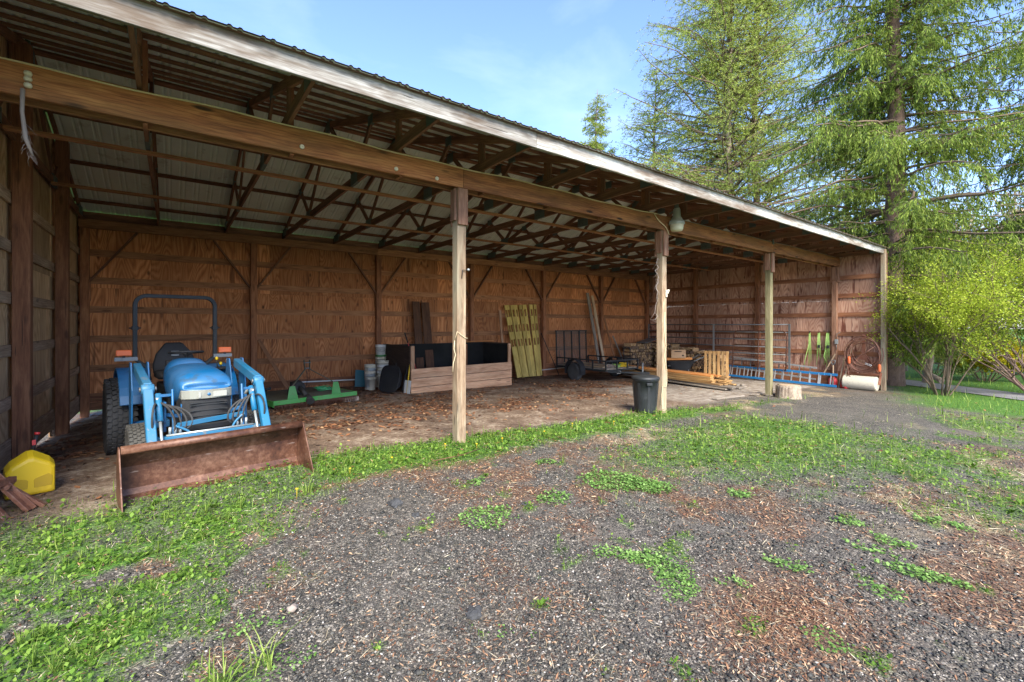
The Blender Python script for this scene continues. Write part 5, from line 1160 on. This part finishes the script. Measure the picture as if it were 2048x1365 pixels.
px_=PX[1]; rope('post_rope','thin pale rope wound down the second post',[(px_+.0,YF-.08,1.9),(px_-.04,YF-.085,1.6),(px_+.03,YF-.085,1.2),(px_-.03,YF-.085,1.0),(px_+.06,YF-.085,.7),(px_+.085,YF-.07,.45),(px_+.02,YF-.09,.36),(px_-.08,YF-.085,.38),(px_-.085,YF-.06,.2),(px_-.10,YF-.05,-.02)],.0065,'cord')
q=MB(); rs=random.Random(3); P=[(px_-.12,YF,3.0)]
for i in range(20): P.append((px_-.14+rs.uniform(-.05,.04)-.05*(i/20),YF+rs.uniform(-.03,.03),3.0-.062*(i+1)))
q.tube(P,[.008]*12+[.005]*9,5)
for i in range(24):
    p=Vector(rs.choice(P)); q.tube([p,p+Vector((rs.uniform(-.1,.06),rs.uniform(-.05,.05),rs.uniform(-.12,.05))),p+Vector((rs.uniform(-.16,.08),rs.uniform(-.05,.05),rs.uniform(-.2,.0)))],[.004,.003,.001],4)
tag(q.build('dead_vine','fibre'),'dead twisted vine hanging at the left side of the second post','vine')
t=thing('white_hook','white plastic fence insulator bracket on the second post','insulator',(px_+.03,YF-.075,2.30)); MB().box(-.02,.03,-.03,0,-.09,.06).box(.03,.07,-.05,-.01,.02,.07).box(-.01,.05,-.045,-.02,-.02,.02).build('bracket','off_white',t,.006)
rope('wire_stub','short bent wire sticking out at the right of the second post',[(px_+.07,YF-.05,1.98),(px_+.14,YF-.08,2.02),(px_+.22,YF-.09,2.01)],.003,'grey_metal','wire')
# asphalt lumps and stones
for i,(x,y,s_,lb,mt,ct_) in enumerate(((1.62,3.94,.066,'largest dark asphalt lump in the yard, below the weeds strip','asphalt_lump','lump'),(1.68,3.62,.035,'small dark asphalt lump beside the largest one','asphalt_lump','lump'),(1.37,2.18,.045,'rough dark asphalt lump in the lower middle of the yard','asphalt_lump','lump'),(1.40,1.82,.0,'x','x','x'),(.55,2.85,.030,'smooth pale grey stone right of the front left weeds','brick','stone'),(2.2,3.4,.0,'','',''),(2.62,3.3,.03,'dark lump between the clover mats','asphalt_lump','lump'))):
    if not s_: continue
    q=MB(); q.lathe([(.001,-.6)]+[(math.cos(R(a)),math.sin(R(a))*.62) for a in(-50,-20,10,40,65)]+[(.001,.62)],(0,0,0),18)
    rr=random.Random(i); f3=[rr.uniform(0,9) for _ in range(6)]
    for k,v in enumerate(q.v):
        w=1+.16*math.sin(v[0]*3+f3[0])*math.cos(v[1]*4+f3[1])+.12*math.sin(v[2]*6+f3[2]+v[0]*5)+(rr.uniform(-.12,.12) if mt!='brick' else 0); q.v[k]=tuple(c*w*s_ for c in v)
    q.sm=[False]*len(q.f) if mt!='brick' else q.sm
    o=q.build('asphalt_lump' if 'lump' in ct_ else 'stone',mt); o.location=(x,y,G1(x,y)+s_*.35); tag(o,lb,ct_)
rope('dry_stick','thin dry stick lying on the edge of the weeds near the first post',[(2.45,4.85,.03),(2.9,4.9,.015),(3.25,5.05,.0)],.006,'brown_wood','stick')
# ------------------------------------------------------------ trees
fol={}
fol['spruce']=foliage('spruce_needles',(.055,.095,.016),(.165,.24,.03),(.36,.44,.08),.4)
fol['larch']=foliage('larch_needles',(.14,.19,.03),(.33,.41,.07),(.55,.60,.16),.45)
fol['bush']=foliage('bush_leaves',(.15,.22,.02),(.36,.45,.03),(.60,.66,.09),.45)
fol['yellow']=foliage('yellow_leaves',(.30,.26,.01),(.52,.44,.02),(.70,.60,.05),.35)
fol['wood_green']=foliage('woodland_leaves',(.13,.18,.04),(.28,.35,.08),(.48,.50,.18),.4)
fol['dry']=foliage('dry_twigs',(.22,.17,.10),(.38,.30,.19),(.55,.46,.30),.3)
M['bark_brown']=bark('bark_brown',(.09,.055,.04),(.30,.19,.14)); M['bark_pale']=bark('bark_pale',(.13,.10,.07),(.36,.28,.20))
M['twig']=bark('twig',(.09,.06,.04),(.24,.17,.11),20)
def leafcloud(name,P,D,size,mat,parent,seed,w=.34,hang=0.,jit=.5):
    """P (n,3) leaf roots, D (n,3) main directions; narrow diamond leaves"""
    rs=np.random.RandomState(seed); n=len(P)
    D=D+rs.normal(0,jit,(n,3)); D[:,2]-=hang; D/=np.linalg.norm(D,axis=1)[:,None]
    A=np.cross(D,rs.normal(0,1,(n,3))); A/=np.linalg.norm(A,axis=1)[:,None]
    s=(size*rs.uniform(.6,1.35,n))[:,None]
    V=np.stack([P,P+D*s*.5+A*s*w*.5,P+D*s,P+D*s*.5-A*s*w*.5],1).reshape(-1,3).astype(np.float32)
    F=np.arange(4*n,dtype=np.int32)
    me=bpy.data.meshes.new(name); me.vertices.add(4*n); me.vertices.foreach_set('co',V.ravel()); me.loops.add(4*n); me.loops.foreach_set('vertex_index',F)
    me.polygons.add(n); me.polygons.foreach_set('loop_start',F[::4].copy()); me.polygons.foreach_set('loop_total',np.full(n,4,dtype=np.int32)); me.update()
    a=me.attributes.new('rn','FLOAT','POINT'); a.data.foreach_set('value',np.repeat(rs.rand(n),4).astype(np.float32)); me.materials.append(mat)
    return linkme(name,me,parent)
def conifer(name,label,x,y,H,r0,rb,zlo,seed,mat,grp=None,step=.42,per=5,twd=.16,leaf=.11,lpt=16,rise=.1,droop=.5,lean_=(0,0),hang=.6,dens=1.,shape=None,bk='bark_brown',pend=1.,tl=(.33,.8),cap=25,wob=.25):
    rs=np.random.RandomState(seed); rd=random.Random(seed); zg=G1(x,y)
    t=thing(name,label,'tree',(x,y,zg),group=grp)
    tr=MB(); N=14; ax=lambda z:Vector((lean_[0]*z+.08*math.sin(z*.5+seed)*min(1,z/4),lean_[1]*z+.08*math.cos(z*.43)*min(1,z/4),z))
    P=[ax(H*i/N) for i in range(N+1)]; P[0].z=-.3
    tr.tube(P,[r0*(1.18 if i==0 else 1)*(1-i/N)**.85+.012 for i in range(N+1)],12)
    tr.build('trunk',bk,t)
    br=MB(); LP=[];LD=[]
    z=zlo
    while z<min(H-.3,cap):
        f=(z-zlo)/(H-zlo); L0=(shape(f) if shape else (1-f)**.75)*rb
        for k in range(per):
            a=rd.uniform(0,6.283); L=L0*rd.uniform(.45,1.12)
            if L<.25: continue
            if z<5.6 and 4<y<5: L=min(L,2.0 if math.cos(a)<-.2 and math.sin(a)>-.35 else L)
            zz=z+rd.uniform(-.35,.35); base=ax(zz); o=Vector((math.cos(a),math.sin(a),0)); side=Vector((-o.y,o.x,0))
            n=8; pts=[]; cv=rd.uniform(-wob,wob); rz_=rise*rd.uniform(.3,1.6); dp=droop*rd.uniform(.5,1.4); ph=rd.uniform(0,6)
            for i in range(n+1):
                s=i/n; pts.append(base+o*L*s+side*(cv*L*s*s+.04*L*math.sin(s*7+ph))+Vector((0,0,L*(rz_*s-dp*s*s*.8+.34*dp*s**4+.02*math.sin(s*9+ph)))))
            r=.010+.010*L; br.tube(pts,[r*(1-.85*i/n)+.003 for i in range(n+1)],5,caps=False)
            if rd.random()>dens: continue
            m=max(3,int(L/twd))
            for j in range(m):
                s=(j+rd.random())/m; s=.12+.88*s
                q=s*n; i=min(int(q),n-1); p=pts[i].lerp(pts[i+1],q-i); d=(pts[i+1]-pts[i]).normalized()
                sd=side*(1 if j%2 else -1); tl_=min(tl[1],L*tl[0])*(1.15-s*.55)*rd.uniform(.5,1.25)
                dirn=(d*rd.uniform(.2,.8)+sd*rd.uniform(.1,1)+Vector((0,0,rd.uniform(-1.3,.15)*pend))).normalized(); e=p+dirn*tl_+Vector((0,0,-tl_*.25*pend))
                if rd.random()<.6: br.tube([p,e],[.006,.002],3,caps=False)
                c=max(1,int((lpt*tl_/.5+2)*(1 if pend>1 else .30+.70*min(1,max(0,(z-4)/11)))))
                ss=rs.rand(c)[:,None]**.8; pp=np.array(p)[None]*(1-ss)+np.array(e)[None]*ss
                LP.append(pp+rs.normal(0,.028,(c,3))); LD.append(np.repeat(np.array(dirn)[None],c,0))
        z+=step*rd.uniform(.6,1.4)
    br.build('limbs','twig',t)
    LP=np.concatenate(LP);LD=np.concatenate(LD); wx_=LP[:,0]+x;wy_=LP[:,1]+y; ok_=~((wx_<18.2)&(wy_>4.2)&(LP[:,2]+zg<5.7)); LP=LP[ok_];LD=LD[ok_]
    leafcloud('crown',LP,LD,leaf,fol[mat],t,seed,.21,hang,.6); return t,len(LP)
cnt=[]
SPR=dict(rise=.12,droop=.48,hang=1.0,pend=1.3,tl=(.30,.85),leaf=.13,lpt=28,twd=.11)
LAR=dict(rise=.42,droop=.30,hang=.35,pend=.5,tl=(.36,1.3),wob=.5)
LA=dict(leaf=.155,lpt=11,twd=.17,**LAR)
cnt.append(conifer('spruce_tree','large spruce with a thick brown trunk and drooping green boughs behind the shed corner',19.9,4.65,25,.33,5.1,1.9,3,'spruce',step=.36,per=6,lean_=(.012,-.004),shape=lambda f:(1-f)**.6*min(1,.62+f*2.2),dens=.9,cap=15,**SPR)[1])
cnt.append(conifer('spruce_tree','tall spruce mostly beyond the right edge with boughs reaching in',25.2,-.7,24,.30,6.4,6.0,8,'spruce',step=.38,per=6,cap=16,**SPR)[1])
big=lambda f:(1-f)**.42*(.70+.30*min(1,f*4))
cnt.append(conifer('larch_tree','tall conifer with a bare pale trunk, left of the pair above the roof',26.2,13.6,29,.26,6.8,3.0,12,'larch',step=.34,per=6,bk='bark_pale',shape=big,dens=.85,**LA)[1])
cnt.append(conifer('larch_tree','tall conifer with a darker trunk, right of the pair above the roof',28.6,13.2,28,.26,5.8,3.0,17,'larch',step=.34,per=6,shape=big,dens=.85,**LA)[1])
cnt.append(conifer('larch_tree','pale green conifer left of the tall pair with its top below the frame edge',26.6,19.0,20.6,.18,5.6,2.5,23,'larch',step=.36,per=6,shape=lambda f:(1-f)**.62,dens=.88,bk='bark_pale',**LA)[1])
cnt.append(conifer('larch_tree','small slender conifer standing alone farthest left above the roof',26.1,24.0,20.4,.13,3.2,3,29,'larch',step=.34,per=5,shape=lambda f:(1-f)**.5*.85,dens=.9,leaf=.17,lpt=26,twd=.08,**LAR)[1])
cnt.append(conifer('larch_tree','thin conifer filling the gap between the pair and the large spruce',33.5,10.0,15,.2,5.5,2.,37,'larch',step=.36,per=6,shape=big,dens=.85,**LA)[1])
# ------------------------------------------------------------ broadleaf bushes and background trees
def bushy(name,label,x,y,H,rad,nst,seed,mat,leaf,nl,cat='shrub',grp=None,stem=.03,spread=.5,lo=.25,bk='twig',depth=3,crown=None,bend=0.,trunk=None,lw=.7,base=0.):
    rd=random.Random(seed); rs=np.random.RandomState(seed); t=thing(name,label,cat,(x,y,G1(x,y)),group=grp)
    br=MB(); tips=[]
    def grow(p,d,L,r,k):
        n=5; pts=[p]; q=Vector(p); dd=Vector(d)
        for i in range(n):
            dd=(dd+Vector((rd.gauss(0,.11),rd.gauss(0,.11),rd.gauss(0,.07)+(.04 if k<2 else -.02)))).normalized(); q=q+dd*L/n; pts.append(q.copy())
        br.tube(pts,[r*(1-.55*i/n) for i in range(n+1)],6 if k<2 else 4,caps=False)
        if k>=1: tips.extend([(pp,dd.copy()) for pp in pts[2:]])
        if k<depth:
            for j in range(4 if k<2 else 3):
                s=rd.uniform(.4,1); i=min(int(s*n),n-1); pp=pts[i].lerp(pts[i+1],s*n-i); a=rd.uniform(0,6.3)
                nd_=(dd+Vector((math.cos(a),math.sin(a),rd.uniform(-.2,.5)))*rd.uniform(.6,1.1)).normalized(); grow(pp,nd_,L*rd.uniform(.45,.7),r*.5,k+1)
    if trunk:
        grow(Vector((0,0,-.2)),Vector((rd.gauss(0,.06),rd.gauss(0,.06),1)),H*trunk,stem,0)
        for i in range(nst):
            a=6.283*i/nst+rd.uniform(-.4,.4); z=H*trunk*rd.uniform(.45,1); grow(Vector((0,0,z)),Vector((math.cos(a)*spread,math.sin(a)*spread,1)).normalized(),H*.42,stem*.55,1)
    else:
        for i in range(nst):
            a=6.283*i/nst+rd.uniform(-.4,.4); s_=spread*rd.uniform(.3,1.1); grow(Vector((math.cos(a)*.13*base if base else math.cos(a)*.1,math.sin(a)*.1,-.1)),Vector((math.cos(a)*s_+bend,math.sin(a)*s_,1)).normalized(),H*rd.uniform(.5,.68),stem*rd.uniform(.7,1.2),0)
    br.build('stems' if not trunk else 'trunk',bk,t)
    T_=np.array([p for p,_ in tips]); D_=np.array([d for _,d in tips]); ok=(T_[:,2]>H*lo); T_=T_[ok];D_=D_[ok]
    ix=rs.randint(0,len(T_),nl); C=T_[ix]+rs.normal(0,rad*.045,(nl,3)); 
    leafcloud('leaves' if not trunk else 'crown',C,D_[ix],leaf,mat if not isinstance(mat,str) else fol[mat],t,seed,lw,0.,1.); return t
bushy('spring_shrub','yellow green leafing shrub with many upright stems beside the spruce trunk',18.1,3.05,4.0,2.2,14,5,'bush',.050,31000,stem=.028,spread=.48,lo=.22,bk='twig',lw=.6)
bushy('spring_shrub','wide yellow green shrub with dark arching limbs at the right edge',20.3,1.3,5.0,2.8,14,9,'bush',.055,35000,stem=.040,spread=1.0,lo=.26,bk='bark_brown',lw=.6,bend=-.35)
bushy('golden_shrub','round bright golden shrub across the gravel road',25.2,3.0,1.9,1.6,16,14,'yellow',.10,12000,stem=.02,spread=1.3,lo=.03,lw=.6)
bushy('sapling','thin leaning tree trunk between the spruce and the spring shrub',21.7,4.1,3.6,1.2,5,19,'wood_green',.07,4500,'tree',stem=.13,spread=.7,lo=.4,bk='bark_pale',trunk=.75)
bushy('low_shrub','low green undergrowth bush behind the spruce trunk',23.0,5.6,1.9,1.5,10,31,'wood_green',.09,7000,stem=.02,spread=.9,lo=.05,lw=.6)
bushy('low_shrub','low green undergrowth bush right of the sapling',24.2,4.4,1.6,1.5,10,33,'wood_green',.09,7000,stem=.02,spread=.9,lo=.05,lw=.6)
o=tag(MB().tube([(21.9,3.7,G1(22,3.7)+.12),(22.5,4.3,G1(22,3.7)+.40)],[.10,.07],10).build('fallen_log','bark_pale'),'short pale fallen log lying beside the road','log')
pos=[(32,6.5,8,1),(36,2,9,0),(33,-1.5,7.5,1),(39,9,10,0),(36,-6,9,1),(44,5,11,0),(46,-2,11,0),(41,13,10,1),(50,10,12,0),(50,-8,11,1),(56,3,12,0),(30,-5,5,1),(58,-6,13,1),(40,20,11,0),(52,22,12,1),(62,12,13,0),(34,3.8,5,1),(45,-14,10,0)]
words=['thin leafed','twiggy budding','pale green','brown branched','bright leafed','sparse','tall hazy','round topped','short','slim','bare stemmed','spreading','dense','narrow','far','broad','small','dark stemmed']
for i,(x,y,h_,k) in enumerate(pos):
    bushy('woodland_tree','%s tree in the background wood across the road, %.0f m beyond the shed corner'%(words[i],math.hypot(x-18,y-4)),x,y,h_,h_*.35,9,200+i,'wood_green' if k else ('dry' if i%3 else 'larch'),.17,6500 if h_>6 else 5000,'tree','trees in the background wood',stem=.14,spread=.75,lo=.10,bk='bark_pale',trunk=.6,depth=2,lw=.6)
for i,(x,y,h_) in enumerate(((30.5,7.2,1.8),(31.,4.2,1.9),(31.5,1.2,1.7),(31,-2,1.8),(34,9.5,2.2),(29.5,-5.2,1.8),(35.5,.2,2.4))):
    bushy('hedge_shrub','%s green hedge shrub at the foot of the background wood'%['first','second','third','fourth','fifth','sixth','seventh'][i],x,y,h_,1.6,10,300+i,'wood_green',.13,6000,grp='hedge shrubs along the wood',stem=.02,spread=1.3,lo=.02,lw=.6)
# rail fence
fn=thing('rail_fence','weathered wooden rail fence beyond the golden shrub at the right edge','fence',(27.5,-.5,G1(27.5,-.5)))
for k in range(-4,4): MB().box(k*.35-.05,k*.35+.05,k*2.2-.05,k*2.2+.05,-.1,1.15).build('post','grey_wood',fn)
for z in(.45,.75,1.02): MB().beam((-1.4,-8.8,z),(1.4,8.8,z),.04,.11).build('rail','grey_wood',fn)
q=MB(); rr=random.Random(4)
for (x,y,n_,h_) in((.16,2.32,46,.24),(.34,2.46,26,.20),(1.05,4.72,24,.16),(1.5,5.0,30,.17),(.15,4.2,16,.13),(-.3,3.5,18,.13),(3.55,5.35,18,.18),(.75,4.75,14,.12)):
    for i in range(n_):
        a=rr.uniform(0,6.3); l=h_*rr.uniform(.5,1.15); sp_=rr.uniform(.15,1.0); b0=Vector((x+rr.uniform(-.04,.04),y+rr.uniform(-.04,.04),G1(x,y)-.01)); o=Vector((math.cos(a),math.sin(a),0)); sd=Vector((-o.y,o.x,0))
        P=[b0+o*l*sp_*s*s+Vector((0,0,l*(s-.45*sp_*s*s))) for s in(0,.35,.7,1)]; w=[.0035,.0035,.0025,.0004]
        q.add([p+sd*k*ww for p,ww in zip(P,w) for k in(-1,1)],[(0,1,3,2),(2,3,5,4),(4,5,7,6)],None,rr.random())
stuff(q.build('long_grass',MG),'long arching grass blades in loose clumps','grass')
# sprays of individual flowers
q=MB(); rr=random.Random(8)
for x,y in((1.55,5.02),(.93,4.60),(2.1,5.2),(2.9,5.35),(3.8,5.3),(4.6,5.3),(5.3,5.4),(3.3,5.2),(6.1,5.2)):
    z=G1(x,y)+rr.uniform(.07,.11); q.lathe([(.001,-.004),(.016,0),(.010,.006),(.001,.007)],(x,y,z),9); q.tube([(x,y,z-.1),(x,y,z)],.002,4)
stuff(q.build('dandelions','yellow'),'yellow dandelion flowers in the weeds before the shed','flowers')

# ------------------------------------------------------------ sky, sun, camera
W_=bpy.data.worlds.new('World'); SC.world=W_; W_.use_nodes=True; nt=W_.node_tree; bgn=nt.nodes['Background']
EL,AZ=R(40),R(203)   # sun elevation, compass-style rotation
sky=nd(nt,'ShaderNodeTexSky',sky_type='NISHITA'); sky.sun_disc=False; sky.sun_elevation=EL; sky.sun_rotation=AZ; sky.air_density=1.0; sky.dust_density=.6; sky.ozone_density=3.5
tc_=nd(nt,'ShaderNodeTexCoord').outputs['Generated']
n1=nd(nt,'ShaderNodeTexNoise',{'Vector':mapp(nt,tc_,(1.2,2.2,4.)),'Scale':1.7,'Detail':7.,'Roughness':.55,'Distortion':.4}).outputs[0]
sz=nd(nt,'ShaderNodeSeparateXYZ',{0:tc_}).outputs[2]
low=ramp(nt,sz,[(.0,.75),(.35,.25),(.8,.0)])
cf=mth(nt,'MULTIPLY',ramp(nt,mth(nt,'ADD',n1,mth(nt,'MULTIPLY',low,.15)),[(.54,0.),(1.,1.)]),.22)
nt.links.new(mix(nt,cf,mix(nt,1.,sky.outputs[0],(.87,.86,1.0),'MULTIPLY'),(4.4,4.9,6.6)),bgn.inputs[0]); bgn.inputs[1].default_value=.105
sd=Vector((math.sin(AZ)*math.cos(EL),math.cos(AZ)*math.cos(EL),math.sin(EL)))
sl=bpy.data.lights.new('sun','SUN'); sl.energy=2.1; sl.angle=R(30); sl.color=(1,.95,.82); so=bpy.data.objects.new('sun',sl); COL.objects.link(so); so.location=sd*40; so.rotation_euler=sd.to_track_quat('Z','Y').to_euler()
cd=bpy.data.cameras.new('camera'); cd.sensor_width=36; cd.lens=36*904.5/2048; cd.shift_y=-33.5/2048; cd.clip_end=2000; cd.clip_start=.05
co=bpy.data.objects.new('camera',cd); COL.objects.link(co); co.location=(0,0,1.65); co.rotation_euler=(R(90),0,-R(36.87)); SC.camera=co
SC.view_settings.view_transform='Standard'; SC.view_settings.look='None'; SC.view_settings.gamma=1; SC.view_settings.exposure=2.24
SC.render.engine='CYCLES'
print('LEAVES',cnt)
